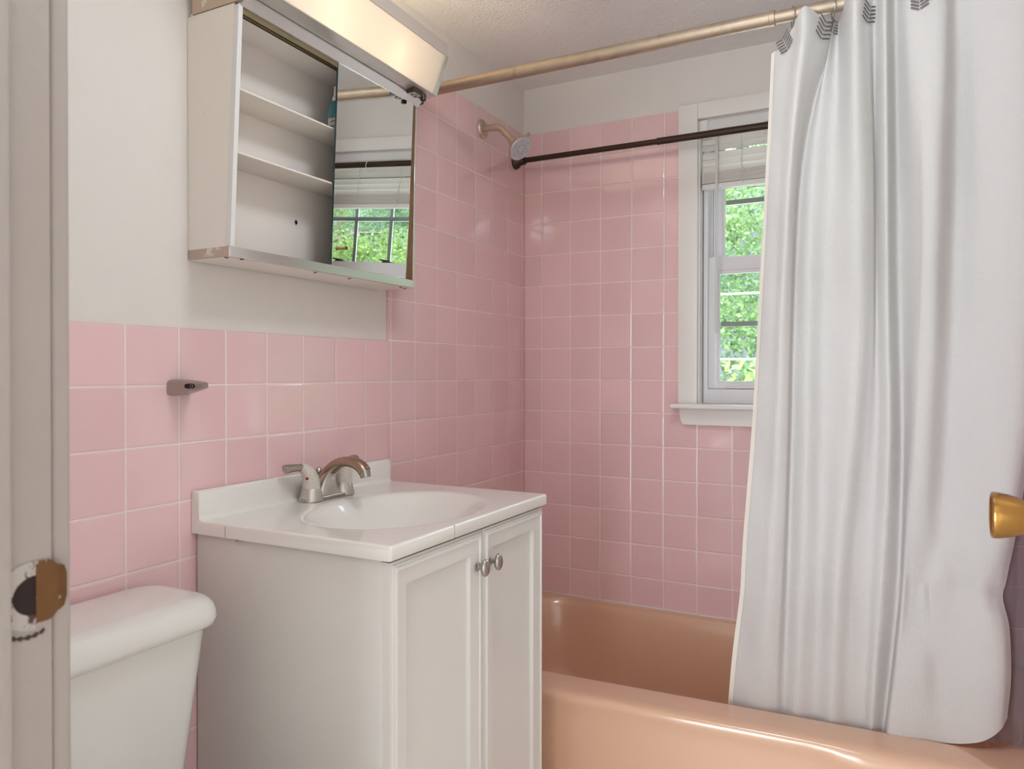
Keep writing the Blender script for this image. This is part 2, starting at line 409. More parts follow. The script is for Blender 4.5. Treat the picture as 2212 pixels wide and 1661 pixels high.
for y in (-0.018, -0.001):
    r = []
    for k in range(9):
        a = PI / 2 * k / 8; r.append((0.569 + 0.016 * (1 - math.cos(a)), y, -0.0905 - 0.052 * math.sin(a) ** 0.9 if k else -0.0905))
    r += [(1.336 + 0.016 * math.cos(PI / 2 * k / 8), y, -0.0905 - 0.052 * math.cos(PI / 2 * k / 8 - PI / 2) ** 0.9 if k < 8 else -0.1425) for k in range(8, -1, -1)]
    r[-1] = (1.352, y, -0.0905)
    rows.append(r)
vs = grid(b, rows, closed=True); cap(b, vs[0]); cap(b, vs[1], True); obj('apron', b, M['trim'], win)
# lining of the opening
b = BM()
box(b, WX0 - 0.002, WX0 + 0.002, 0.0, 0.14, WZ0, WZ1); box(b, WX1 - 0.002, WX1 + 0.002, 0.0, 0.14, WZ0, WZ1); box(b, WX0, WX1, 0.0, 0.14, WZ1 - 0.003, WZ1); obj('reveal', b, M['trim'], win)
def ringbox(b, x0, x1, z0, z1, y0, y1, wl_, wr_, wb_, wt_, bev=0.002):
    box(b, x0, x0 + wl_, y0, y1, z0, z1, bev); box(b, x1 - wr_, x1, y0, y1, z0, z1, bev)
    box(b, x0 + wl_ - 0.001, x1 - wr_ + 0.001, y0, y1, z0, z0 + wb_, bev); box(b, x0 + wl_ - 0.001, x1 - wr_ + 0.001, y0, y1, z1 - wt_, z1, bev)
b = BM(); ringbox(b, WX0 + 0.004, WX1 - 0.004, -0.075, WZ1 - 0.004, 0.040, 0.138, 0.014, 0.014, 0.046, 0.02); obj('window_frame', b, M['vinyl'], win)
# inner face strip of the frame seen beside the sash
b = BM(); box(b, WX0 + 0.017, WX0 + 0.0215, 0.094, 0.138, -0.03, 0.80); box(b, WX1 - 0.0215, WX1 - 0.017, 0.094, 0.138, -0.03, 0.80); obj('jamb_liner', b, M['vinyl'], win)
GL0, GL1 = 0.6795, 1.2405
def sash(name, x0, x1, z0, z1, y0, y1, gx0, gx1, gz0, gz1, mz, label):
    b = BM(); ringbox(b, x0, x1, z0, z1, y0, y1, gx0 - x0 - 0.005, x1 - gx1 - 0.005, gz0 - z0 - 0.005, z1 - gz1 - 0.012, 0.0025)
    # glazing bevel
    ym = (y0 + y1) / 2
    ringbox(b, gx0 - 0.006, gx1 + 0.006, gz0 - 0.006, gz1 + 0.013, y0 + 0.004, ym, 0.006, 0.006, 0.006, 0.013, 0.001)
    s = obj(name, b, M['vinyl'], win); s['label'] = label
    g = BM(); box(g, gx0 - 0.003, gx1 + 0.003, ym + 0.000, ym + 0.004, gz0 - 0.003, gz1 + 0.003); obj('glass', g, M['glass'], s)
    for xm in (0.870, 1.050):
        m = BM(); box(m, xm - 0.008, xm + 0.008, ym + 0.005, ym + 0.011, gz0, gz1); obj('muntin', m, M['muntin'], s)
    for z in mz:
        m = BM(); box(m, gx0, gx1, ym + 0.0055, ym + 0.0115, z - 0.008, z + 0.008); obj('muntin', m, M['muntin'], s)
    return s
s1 = sash('lower_sash', 0.6425, 1.2775, -0.0285, 0.4000, 0.058, 0.092, GL0, GL1, -0.003, 0.344, (0.1825,), 'lower sliding sash')
s2 = sash('upper_sash', 0.650, 1.270, 0.352, 0.812, 0.098, 0.130, 0.6865, 1.2335, 0.4025, 0.778, (0.5865, 0.752), 'upper sliding sash')
for xl in (0.842, 1.085):
    b = BM(); box(b, xl - 0.022, xl + 0.022, 0.064, 0.090, 0.400, 0.405, 0.002); lathe(b, (xl, 0.078, 0.405), (0, 0, 1), [(0, 0.009), (0.006, 0.008), (0.008, 0.004)], 16); tube(b, [(xl, 0.078, 0.408), (xl + 0.02, 0.070, 0.410), (xl + 0.032, 0.064, 0.412)], [0.005, 0.004, 0.003], 8)
    obj('sash_lock', b, M['brown'], s1)
b = BM(); box(b, 0.648, 0.690, 0.064, 0.088, 0.3995, 0.4035, 0.0015); obj('tilt_latch', b, M['vinyl'], s1)
b = BM(); box(b, 0.70, 1.22, 0.052, 0.060, -0.026, -0.018, 0.002); obj('lift_rail', b, M['vinyl'], s1)

# ------------------------------------------------------------------ blind
bl = thing('window_blind', (0.96, 0.02, 0.612), 'white slatted blind half drawn up in the window', 'blind')
BX0, BX1 = WX0 + 0.006, WX1 - 0.006
b = BM(); box(b, BX0 + 0.018, BX1 - 0.018, -0.002, 0.034, 0.797, 0.828, 0.002); obj('headrail', b, M['whiteplastic'], bl)
for x0 in (BX0 - 0.002, BX1 - 0.020):
    b = BM(); box(b, x0, x0 + 0.022, -0.008, 0.036, 0.7905, 0.829, 0.002); obj('mounting_bracket', b, M['trim'], bl)
    
def slat_bm(z, ang, w=0.025):
    b = BM(); rows = []
    for k in range(7):
        s = (k / 6 - 0.5) * w; bow = 0.0022 * (1 - (2 * k / 6 - 1) ** 2)
        y = 0.016 + s * math.cos(ang) - bow * math.sin(ang); zz = z + s * math.sin(ang) + bow * math.cos(ang)
        rows.append([(BX0 + 0.001, y, zz), ((BX0 + BX1) / 2, y, zz), (BX1 - 0.001, y, zz)])
    grid(b, rows); grid(b, [[(p[0], p[1] + 0.0006, p[2] + 0.0003) for p in r] for r in rows]); return b
first = obj('slat', slat_bm(0.786, 1.22), M['blind'], bl)
for dz in (0.0205, 0.041, 0.0675, 0.0885, 0.1090): dup(first, (0, 0, -dz))
b = BM(); box(b, BX0 + 0.001, BX1 - 0.001, 0.0035, 0.0285, 0.6628, 0.6662, 0.0012); first = obj('slat', b, M['blind'], bl)
for k in range(1, 9): dup(first, (0, -0.0005 * (k % 3), -0.0042 * k))
b = BM(); box(b, BX0 + 0.001, BX1 - 0.001, 0.003, 0.030, 0.6105, 0.6265, 0.003); obj('bottom_rail', b, M['blind'], bl)
b = BM(); tube(b, [(0.6845, -0.012, 0.778), (0.6850, -0.0135, 0.5), (0.6860, -0.014, 0.150)], 0.0042, 6); lathe(b, (0.686, -0.014, 0.262), (0, 0, -1), [(0, 0.0042), (0.002, 0.0052), (0.108, 0.0052), (0.113, 0.002)], 8)
w_ = obj('tilt_wand', b, M['whiteplastic'], bl); w_['label'] = 'clear white tilt wand'
for x in (0.757, 0.96, 1.165):
    b = BM(); tube(b, [(x, 0.003, 0.797), (x + 0.001, 0.001, 0.70), (x, 0.003, 0.625)], 0.0011, 6); tube(b, [(x + 0.002, 0.029, 0.797), (x + 0.002, 0.029, 0.625)], 0.0011, 6); obj('ladder_cord', b, M['whiteplastic'], bl)
b = BM(); tube(b, bez([(0.757, 0.0, 0.70), (0.760, -0.006, 0.672), (0.770, -0.008, 0.655), (0.757, -0.006, 0.635), (0.765, -0.004, 0.618)], 8), 0.0012, 6); obj('pull_cord', b, M['whiteplastic'], bl)

# ------------------------------------------------------------------ tub
tub = thing('bathtub', (0.76, -0.36, FL), 'peach enamel bathtub below the window', 'bathtub')
TZ = -0.757
def skew(x, y): return y + 0.058 * (x - 0.43) * min(1.0, -y / 0.70)
N = 10; Mm = 40
def ring(x0, x1, y0, y1, r, z, relief=0.0):
    out = []
    for x, y in rrect(x0, x1, y0, y1, r, N, Mm):
        yy = skew(x, y)
        if relief and y < y0 + 0.02:
            xb = 1.085 + 0.8 * (-0.775 - z)
            yy += relief * (1 - sstep(xb - 0.03, xb + 0.03, x)) * sstep(0.02, 0.06, x)
        out.append((x, yy, z))
    return out
b = BM(); rows = []
yo = -0.750
for z, rel, dy in [(FL, .016, .0), (-1.0, .016, .0), (-0.93, .016, .0), (-0.87, .016, 0), (-0.835, .016, 0), (-0.815, .016, 0), (-0.800, .0155, 0), (-0.790, .014, 0.0), (-0.778, .0095, 0.002), (-0.768, .004, 0.008), (-0.761, 0, 0.017), (-0.7575, 0, 0.030), (-0.7570, 0, 0.045)]:
    rows.append(ring(0.002, RW - 0.002, yo + dy, -0.002, 0.004, z, rel))
for d, z in [(-0.016, -0.7570), (-0.008, -0.7578), (0.0, -0.7605), (0.007, -0.768), (0.012, -0.780), (0.017, -0.80), (0.028, -0.86), (0.045, -0.95), (0.060, -1.02), (0.078, -1.05), (0.11, -1.066), (0.17, -1.07)]:
    yb = -0.028 if d < 0.005 else -0.028 - 0.2 * (d - 0.005)
    rows.append(ring(0.055 + d, 1.445 - d, -0.624 + d, yb - max(d, 0) * 0.6, 0.15 if d < 0.1 else 0.12, z))
vs = grid(b, rows, closed=True); cap(b, vs[-1])
obj('tub_body', b, M['tub'], tub, 60)
b = BM(); box(b, 0.001, RW - 0.001, -0.0045, -0.0005, -0.7585, -0.7515, 0.001); c_ = obj('caulk_bead', b, M['caulk'], tub); c_['label'] = 'white caulk line where the tub meets the tiles'
# drain overflow on the end hidden by the vanity
b = BM(); lathe(b, (0.086, -0.33, -0.87), (1, 0, 0.25), [(0, 0.034), (0.004, 0.034), (0.007, 0.02)], 24); obj('overflow_plate', b, M['nickel'], tub)

# ------------------------------------------------------------------ vanity
YL, YR = -1.4205, -0.822     # counter ends
CT = -0.2580                 # counter top
van = thing('vanity_cabinet', (0.23, -1.12, FL), 'white two door vanity cabinet under the sink top', 'cabinet')
BX = 0.4440
b = BM(); ya_, yb_ = YL + 0.010, YR - 0.008; zt_ = -0.2840
box(b, 0.004, BX, ya_, ya_ + 0.012, FL, zt_, 0.001); box(b, 0.004, BX, yb_ - 0.012, yb_, FL, zt_, 0.001); box(b, 0.004, 0.010, ya_ + 0.012, yb_ - 0.012, FL, zt_)
box(b, BX - 0.014, BX, ya_ + 0.012, yb_ - 0.012, FL, zt_); box(b, 0.010, BX - 0.014, ya_ + 0.012, yb_ - 0.012, FL + 0.08, FL + 0.095)
obj('body', b, M['cab'], van)
def door_bm(y0, y1, z0, z1, x0):
    """mitred frame with stepped moulding round a sunk flat panel"""
    prof = [(0.0, 0.0), (0.0, 0.0180), (0.0045, 0.0190), (0.0050, 0.0215), (0.0095, 0.0222), (0.0102, 0.0250), (0.0150, 0.0250), (0.0160, 0.0225), (0.0440, 0.0190), (0.0444, 0.0100), (0.0480, 0.0092)]
    b = BM(); rows = []
    for d, h in prof: rows.append([(x0 + h, y0 + d, z0 + d), (x0 + h, y1 - d, z0 + d), (x0 + h, y1 - d, z1 - d), (x0 + h, y0 + d, z1 - d)])
    vs = grid(b, rows, closed=True); cap(b, vs[-1]); cap(b, vs[0], True)
    return b
DZ1 = -0.2890; DZ0 = FL + 0.10
for y0, y1, ky in ((YL + 0.0125, -1.1085, -1.131), (-1.1055, YR - 0.0065, -1.0775)):
    d = obj('door', door_bm(y0, y1, DZ0, DZ1, BX), M['cab'], van, 20)
    b = BM(); kxx = BX + 0.0205
    lathe(b, (kxx, ky, -0.3585), (1, 0, 0), [(0, 0.0085), (0.0025, 0.0085), (0.0045, 0.0055), (0.010, 0.0042), (0.015, 0.0060)], 24)
    # egg shaped head, upright
    o = Vector((kxx + 0.020, ky, -0.3585)); rows = []
    for i in range(1, 12):
        a = PI * i / 12; rows.append([o + Vector((0.0080 * -math.cos(a), 0.0125 * math.sin(a) * math.cos(2 * PI * k / 28), 0.0175 * math.sin(a) * math.sin(2 * PI * k / 28))) for k in range(28)])
    vs = grid(b, rows, closed=True); cap(b, vs[0]); cap(b, vs[-1])
    obj('knob', b, M['nickel'], d)
# countertop with integral bowl
sk = thing('sink_top', (0.24, -1.12, -0.2835), 'white cultured marble sink top with oval bowl on the vanity', 'sink')
prof = [(0.001, -0.2835), (0.001, -0.2030), (0.0025, -0.2018), (0.0165, -0.2018), (0.0195, -0.2030), (0.0212, -0.2060), (0.0215, -0.2475)]
prof += [(0.0215 + 0.0095 * (1 - math.cos(a)), -0.2475 - 0.0105 * math.sin(a)) for a in [PI / 2 * k / 6 for k in range(1, 7)]]
nx = 84; XF = 0.4735
prof += [(lerp(0.0320, XF - 0.0045, k / nx), CT) for k in range(nx + 1)]
prof += [(XF - 0.0045 + 0.0045 * math.sin(a), CT - 0.0045 + 0.0045 * math.cos(a)) for a in [PI / 2 * k / 5 for k in range(1, 6)]]
prof += [(XF, -0.2800), (XF - 0.002, -0.2830), (XF - 0.008, -0.2835)]
BXc, BYc, BA, BB = 0.282, -1.132, 0.166, 0.222
def bowl(x, y):
    e = math.sqrt(((x - BXc) / BA) ** 2 + ((y - BYc) / BB) ** 2)
    if e >= 1.16: return 0.0
    t = max(0.0, 1 - e ** 2.0)
    back = sstep(0.30, -0.75, (x - BXc) / BA)
    dip = -0.112 * t ** lerp(1.75, 0.95, back) if e < 1 else 0.0
    lip = -0.0020 * back * (1 - sstep(1.0, 1.06, e)) if e < 1.16 else 0.0
    return dip + lip
ny = 130; rows = []
ends = [(YL, 0.004), (YL + 0.0008, 0.002), (YL + 0.0022, 0.0007), (YL + 0.0042, 0.0)]
ys = [e[0] for e in ends] + [lerp(YL + 0.0042, YR - 0.0042, k / ny) for k in range(1, ny)] + [YR - e[0] + YL for e in reversed(ends)]
for y in ys:
    ins = interp([(-1, 0.004)] + [(0.0, 0.004), (0.0008, 0.002), (0.0022, 0.0007), (0.0042, 0.0)], min(y - YL, YR - y))
    r = []
    for i, (x, z) in enumerate(prof):
        zz = z + (bowl(x, y) if abs(z - CT) < 1e-6 else 0.0)
        if z > -0.279: zz -= ins * 0.9 * (1.0 if x > 0.003 else 0.5)
        r.append((x - (ins * 0.4 if x > XF - 0.01 else 0), y, zz))
    rows.append(r)
vs = grid(b := BM(), rows); cap(b, vs[0]); cap(b, vs[-1], True)
obj('basin', b, M['marble'], sk, 50)
b = BM(); lathe(b, (BXc, BYc, CT - 0.1143), (0, 0, 1), [(0, 0.024), (0.002, 0.024), (0.0035, 0.019), (0.001, 0.016)], 24); obj('drain', b, M['nickel'], sk)
for y, x in ((YL - 0.0003, 0.092), (None, 0)):
    b = BM()
    if y is not None: box(b, x - 0.0006, x + 0.0006, y, y + 0.004, -0.2825, -0.262)
    else: box(b, XF - 0.003, XF + 0.0003, -1.2275, -1.2265, -0.282, -0.2585)
    obj('edge_crack', b, simple('hairline_crack', srgb(150, 138, 126), 0.8), sk)
b = BM(); rows = []
for k in range(6):
    t = k / 5; rows.append([(0.112 + 0.008 * t - 0.003, YL + 0.0095 - 0.004 * math.sin(t * PI), -0.2845 - 0.012 * t), (0.122 - 0.004 * t, YL + 0.0085 - 0.006 * math.sin(t * PI), -0.2845 - 0.010 * t)])
grid(b, rows); obj('peeling_strip', b, M['cab'], van)

# ------------------------------------------------------------------ faucet
FX, FYc = 0.0575, -1.1030
fz = CT + 0.0003
fa = thing('faucet', (FX, FYc, CT), 'brushed nickel faucet with two lever handles behind the bowl', 'faucet')
b = BM()
base = [(x, y) for x, y in rrect(-0.024, 0.024, -0.082, 0.082, 0.0235, 10, 8)]
rows = []
for s, z in ((0.88, 0), (0.88, 0.004), (0.86, 0.0075), (0.80, 0.009)): rows.append([(FX + x * s, FYc + y * (1 - (1 - s) * 0.3), fz + z) for x, y in base])
vs = grid(b, rows, closed=True); cap(b, vs[-1]); cap(b, vs[0], True); obj('base_plate', b, M['nickel'], fa)
# spout: broad web rising from the base into the arch
path = bez([(0.040, FYc, fz + 0.006), (0.0415, FYc, fz + 0.020), (0.0465, FYc, fz + 0.0365), (0.0595, FYc, fz + 0.0555), (0.0775, FYc, fz + 0.0715), (0.0975, FYc, fz + 0.0815), (0.118, FYc, fz + 0.0845), (0.139, FYc, fz + 0.0815), (0.1555, FYc, fz + 0.0735), (0.1635, FYc, fz + 0.0645)], 8)
b = BM(); rows = []; n = len(path)
for i, p in enumerate(path):
    d = (path[min(i + 1, n - 1)] - path[max(i - 1, 0)]).normalized(); side = Vector((0, 1, 0)); up = d.cross(side)
    t = i / (n - 1)
    w = interp([(0, 0.030), (0.12, 0.0235), (0.3, 0.0175), (0.6, 0.0160), (0.9, 0.0155), (1.0, 0.0148)], t)
    h = interp([(0, 0.014), (0.15, 0.0145), (0.3, 0.0135), (0.6, 0.0110), (0.9, 0.0120), (1, 0.0122)], t)
    r = []
    for k in range(24):
        a = 2 * PI * k / 24; c, s_ = math.cos(a), math.sin(a)
        r.append(p + side * (w * math.copysign(abs(c) ** 0.8, c)) + up * (h * math.copysign(abs(s_) ** 0.8, s_)))
    rows.append(r)
vs = grid(b, rows, closed=True); cap(b, vs[0], True); cap(b, vs[-1]); obj('spout', b, M['spout'], fa)
# polished web filling the hollow under the arch
b = BM(); rows = []
for h, w, x0, x1 in [(0.004, 0.0375, 0.034, 0.0735), (0.012, 0.0345, 0.034, 0.0715), (0.022, 0.0290, 0.036, 0.0700), (0.034, 0.0235, 0.040, 0.0700), (0.046, 0.0195, 0.048, 0.0720), (0.057, 0.0170, 0.058, 0.0775), (0.067, 0.0155, 0.072, 0.0880), (0.0755, 0.0145, 0.088, 0.1040)]:
    rows.append([((x0 + x1) / 2 + (x1 - x0) / 2 * math.copysign(abs(math.cos(a)) ** 0.55, math.cos(a)), FYc + w * math.copysign(abs(math.sin(a)) ** 0.75, math.sin(a)), fz + h) for a in [2 * PI * k / 36 for k in range(36)]])
vs = grid(b, rows, closed=True); cap(b, vs[0], True); cap(b, vs[-1]); obj('spout_neck', b, M['satin'], fa)
b = BM(); lathe(b, path[-1] + Vector((-0.001, 0, 0.004)), (0.25, 0, -1), [(0, 0.0125), (0.010, 0.0122), (0.0165, 0.0118), (0.017, 0.0095), (0.014, 0.009)], 24); obj('aerator', b, M['nickel'], fa)
b = BM(); tube(b, [(FX - 0.026, FYc, fz + 0.008), (FX - 0.026, FYc, fz + 0.048)], 0.0028, 10); lathe(b, (FX - 0.026, FYc, fz + 0.044), (0, 0, 1), [(0, 0.003), (0.004, 0.0075), (0.012, 0.0092), (0.019, 0.0075), (0.0235, 0.003)], 20); obj('lift_rod', b, M['nickel'], fa)
for sgn in (-1, 1):
    hy = FYc + sgn * 0.0525
    b = BM(); lathe(b, (FX, hy, fz + 0.001), (0, 0, 1), [(0, 0.0262), (0.005, 0.0262), (0.0255, 0.0208), (0.0275, 0.0198)], 32); hd = obj('handle', b, M['satin'], fa)
    b = BM(); tube(b, bez([(FX, hy, fz + 0.0265), (FX, hy + sgn * 0.001, fz + 0.042), (FX - 0.001, hy + sgn * 0.005, fz + 0.058), (FX - 0.004, hy + sgn * 0.016, fz + 0.0715), (FX - 0.006, hy + sgn * 0.027, fz + 0.0755)], 6),
         [interp([(0, 0.0198), (0.3, 0.0190), (0.55, 0.0160), (0.8, 0.0110), (1, 0.0092)], k / 24) for k in range(25)], 24)
    bd = obj('handle_body', b, M['limescale'], hd); bd['label'] = 'scaled white speckled handle body'
    b = BM(); tube(b, bez([(FX - 0.005, hy + sgn * 0.024, fz + 0.0755), (FX - 0.010, hy + sgn * 0.040, fz + 0.0765), (FX - 0.015, hy + sgn * 0.056, fz + 0.0755), (FX - 0.017, hy + sgn * 0.063, fz + 0.0735)], 5),
         [interp([(0, 0.0090), (0.4, 0.0100), (0.85, 0.0128), (0.95, 0.0112), (1, 0.006)], k / 15) for k in range(16)], 18, True, (1.0, 0.84)); obj('lever', b, M['nickel'], hd)
    if sgn < 0:
        b = BM(); nrm = Vector((0.34, -0.93, 0.10)).normalized(); lathe(b, Vector((FX, hy - 0.003, fz + 0.050)) + nrm * 0.0158, nrm, [(0, 0.0034), (0.0016, 0.0034), (0.002, 0.002)], 18); obj('hot_dot', b, M['red'], hd)

# ------------------------------------------------------------------ toilet
to = thing('toilet', (0.30, -1.77, FL), 'white porcelain toilet with lidded tank against the pink tiles', 'toilet')
TY0, TY1 = -1.992, -1.4990; LZ = -0.350
def tank_ring(x0, x1, y0, y1, z, r, bow):
    out = []
    for x, y in rrect(x0, x1, y0, y1, r, 8, 14):
        f = (x - x0) / (x1 - x0); yy = (y - (y0 + y1) / 2) / ((y1 - y0) / 2)
        out.append((x + bow * (1 - yy * yy) * f, y, z))
    return out
b = BM(); rows = []
for ins, z in [(0.020, LZ - 0.052), (0.008, LZ - 0.052), (0.002, LZ - 0.048), (0.0, LZ - 0.038), (0.0012, LZ - 0.026), (0.004, LZ - 0.0165), (0.009, LZ - 0.009), (0.016, LZ - 0.0038), (0.024, LZ - 0.0010), (0.034, LZ)]:
    rows.append(tank_ring(0.012 + ins * 0.35, 0.186 - ins, TY0 + ins, TY1 - ins, z, 0.040, 0.006))
vs = grid(b, rows, closed=True); cap(b, vs[-1]); cap(b, vs[0], True); obj('tank_lid', b, M['porcelain'], to, 60)
b = BM(); rows = []
for k, z in enumerate([-0.73, -0.725, -0.60, -0.50, LZ - 0.053]):
    t = (z + 0.73) / (0.73 + LZ - 0.053); e = 0.012 if k == 0 else 0.0
    rows.append(tank_ring(0.018, lerp(0.132, 0.168, t) - e, TY0 + lerp(0.046, 0.016, t) + e, TY1 - lerp(0.040, 0.014, t) - e, z, 0.035, 0.006))
vs = grid(b, rows, closed=True); cap(b, vs[-1]); cap(b, vs[0], True); obj('tank', b, M['porcelain'], to, 60)
b = BM(); rows = []
for sx, sy, z, cx in [(0.13, 0.11, FL, 0.33), (0.12, 0.10, FL + 0.05, 0.33), (0.13, 0.11, FL + 0.16, 0.34), (0.19, 0.15, FL + 0.28, 0.39), (0.235, 0.182, FL + 0.365, 0.42), (0.235, 0.185, FL + 0.38, 0.42), (0.19, 0.14, FL + 0.378, 0.42), (0.15, 0.11, FL + 0.28, 0.42)]:
    rows.append([(cx + sx * math.cos(a), -1.773 + sy * math.sin(a), z) for a in [2 * PI * k / 40 for k in range(40)]])
vs = grid(b, rows, closed=True); cap(b, vs[-1]); cap(b, vs[0], True); box(b, 0.02, 0.30, -1.86, -1.69, FL + 0.10, FL + 0.385, 0.03, 3); obj('bowl', b, M['porcelain'], to, 60)
b = BM(); rows = []
for s, z in [(0.96, FL + 0.381), (1.0, FL + 0.385), (1.0, FL + 0.405), (0.96, FL + 0.412), (0.6, FL + 0.416), (0.01, FL + 0.417)]:
    rows.append([(0.43 + 0.225 * s * math.cos(a), -1.773 + 0.185 * s * math.sin(a), z) for a in [2 * PI * k / 40 for k in range(40)]])
vs = grid(b, rows, closed=True); cap(b, vs[0], True); obj('seat_lid', b, M['porcelain'], to, 60)

# ------------------------------------------------------------------ medicine cabinet
YA, YB = -1.4222, -0.832
def sx(y): return (y - YA) / (YB - YA)
def xb(y): return lerp(0.1085, 0.1045, sx(y))      # front at the bottom
def xt(y): return lerp(0.1326, 0.1135, sx(y))      # front at the top
ZB0, ZB1, ZT = 0.2400, 0.2585, 0.698
def xf(y, z): return lerp(xb(y), xt(y), (z - ZB1) / (ZT - ZB1))
mc = thing('medicine_cabinet', (0.06, (YA + YB) / 2, ZB0), 'open fronted medicine cabinet with one mirror door on the white wall', 'cabinet')
def slab(b, ya, yb_, z0, z1, x0, ins=0.0, bev=0.0):
    """block from x0 out to the leaning front face"""
    hexa(b, [(x0, ya, z0), (xf(ya, z0) - ins, ya, z0), (xf(yb_, z0) - ins, yb_, z0), (x0, yb_, z0), (x0, ya, z1), (xf(ya, z1) - ins, ya, z1), (xf(yb_, z1) - ins, yb_, z1), (x0, yb_, z1)], bev)
M['mcpaint'] = simple('cream_metal_paint', srgb(240, 232, 224), 0.4, var=0.02, vscale=10, dirt=srgb(212, 196, 180), dscale=40, dlo=0.66, dhi=0.72)
M['mcin'] = simple('cream_cabinet_lining', srgb(242, 234, 227), 0.45, var=0.02, vscale=5)
b = BM(); slab(b, YA + 0.0004, YA + 0.006, ZB1, ZT + 0.004, -0.005, 0.0121); obj('side_panel', b, M['mcpaint'], mc)
b = BM(); slab(b, YB - 0.006, YB - 0.0004, ZB1, ZT + 0.004, -0.005, 0.0121); obj('side_panel', b, M['mcpaint'], mc)
b = BM(); box(b, -0.005, 0.006, YA + 0.006, YB - 0.006, ZB1, ZT + 0.013); bk = obj('back_panel', b, M['mcin'], mc)
b = BM(); o = Vector((0.0068, -1.1475, 0.3595)); vv = [b.verts.new(o + Vector((0, r * math.cos(a), 1.35 * r * math.sin(a)))) for a, r in [(2 * PI * k / 12, 0.0042 + 0.0014 * math.sin(k * 2.3)) for k in range(12)]]; cap(b, vv); obj('ragged_hole', b, M['dark'], bk)
b = BM(); slab(b, YA + 0.006, YB - 0.006, ZT + 0.006, ZT + 0.016, 0.006, 0.010); obj('top_panel', b, M['mcin'], mc)
b = BM(); slab(b, YA, YB, ZB0, ZB1, -0.005, 0.003, 0.001); bp = obj('bottom_panel', b, simple('bare_worn_metal', srgb(196, 176, 162), 0.5, 0.35, var=0.15, vscale=20, dirt=srgb(222, 212, 202), dscale=30, dlo=0.55, dhi=0.6), mc)
b = BM(); box(b, -0.002, 0.100, YA + 0.003, YB - 0.003, ZB0 - 0.0012, ZB0 + 0.001); obj('underside', b, M['mcpaint'], bp)
for x, y in ((0.093, -1.4165), (0.1015, -1.388), (0.094, -1.1816), (0.0921, -1.0681), (0.0918, -0.8718), (0.0828, -0.843)):
    b = BM(); lathe(b, (x, y, ZB0 - 0.001), (0, 0, -1), [(0, 0.0042), (0.0012, 0.0040), (0.002, 0.002)], 14); obj('screw', b, M['rust'], bp)
# polished front rails
def rail(b, ya, yb_, z0, z1, xo, th):
    n_ = 1
    for i in range(n_):
        hexa(b, [(xf(ya, z0) + xo - th, ya, z0), (xf(ya, z0) + xo, ya, z0), (xf(yb_, z0) + xo, yb_, z0), (xf(yb_, z0) + xo - th, yb_, z0),
                 (xf(ya, z1) + xo - th, ya, z1), (xf(ya, z1) + xo, ya, z1), (xf(yb_, z1) + xo, yb_, z1), (xf(yb_, z1) + xo - th, yb_, z1)], 0.0006, 1)
b = BM(); rail(b, YA, YB, ZB0 - 0.0005, ZB1 + 0.0005, 0.0, 0.004); obj('bottom_rail', b, M['chrome'], mc)
b = BM(); rail(b, YA, YA + 0.0105, ZB1, ZT, 0.0, 0.012); obj('side_rail', b, M['whiteplastic'], mc)
b = BM(); rail(b, YB - 0.0062, YB, ZB1, ZT, 0.0, 0.012); obj('side_rail', b, M['chrome'], mc)
b = BM(); rail(b, YB - 0.0230, YB - 0.0062, ZB1, ZT, -0.004, 0.006); r_ = obj('door_track', b, M['rust'], mc); r_['label'] = 'rusty brown upright track beside the mirror'
# sliding tracks under the head
M['capmetal'] = simple('beige_worn_metal', srgb(200, 178, 158), 0.5, 0.3, var=0.06, vscale=10, dirt=srgb(226, 216, 206), dscale=18, dlo=0.56, dhi=0.6)
M['pull'] = simple('old_brown_brass', srgb(128, 98, 72), 0.35, 0.9)
M['railmetal'] = simple('dull_aluminium', srgb(222, 220, 218), 0.32, 0.6, var=0.06, vscale=16)
M['track'] = simple('dull_brass_track', srgb(150, 134, 104), 0.4, 0.7, var=0.2, vscale=12)
for xo in (-0.004, -0.011, -0.018):
    b = BM()
    for ya, yb_ in ((YA + 0.0105, YB - 0.007),):
        z0, z1 = ZT - 0.012, ZT + 0.006
        hexa(b, [(xt(ya) + xo - 0.002, ya, z0), (xt(ya) + xo, ya, z0), (xt(yb_) + xo, yb_, z0), (xt(yb_) + xo - 0.002, yb_, z0), (xt(ya) + xo - 0.002, ya, z1), (xt(ya) + xo, ya, z1), (xt(yb_) + xo, yb_, z1), (xt(yb_) + xo - 0.002, yb_, z1)])
    obj('sliding_track', b, M['track'], mc)
# shelves
for z in (0.5570, 0.4365):
    b = BM(); box(b, 0.006, 0.1005, YA + 0.006, YB - 0.006, z, z + 0.004, 0.0008); obj('shelf', b, M['shelf'], mc)
# mirror door, leaning a little back from the wall at its top
YM0, YM1 = -1.138, YB - 0.0225
mn = Vector((0.99936, 0.0126, -0.046)).normalized()
m0 = Vector((0.1010, -1.138, ZB1 + 0.003))
def mpt(y, z): return Vector((m0.x - (mn.y * (y - m0.y) + mn.z * (z - m0.z)) / mn.x, y, z))
b = BM(); q = [mpt(YM0, ZB1 + 0.0005), mpt(YM1, ZB1 + 0.0005), mpt(YM1, ZT + 0.001), mpt(YM0, ZT + 0.001)]
hexa(b, [q[0] - mn * 0.005, q[0] - mn * 0.0002, q[1] - mn * 0.0002, q[1] - mn * 0.005, q[3] - mn * 0.005, q[3] - mn * 0.0002, q[2] - mn * 0.0002, q[2] - mn * 0.005])
md = obj('mirror_door', b, M['glassedge'], mc); md['label'] = 'frameless sliding mirror'
b = BM(); cap(b, [b.verts.new(p) for p in q]); obj('mirror_face', b, M['mirror'], md)
kp = mpt(-1.107, 0.3005)
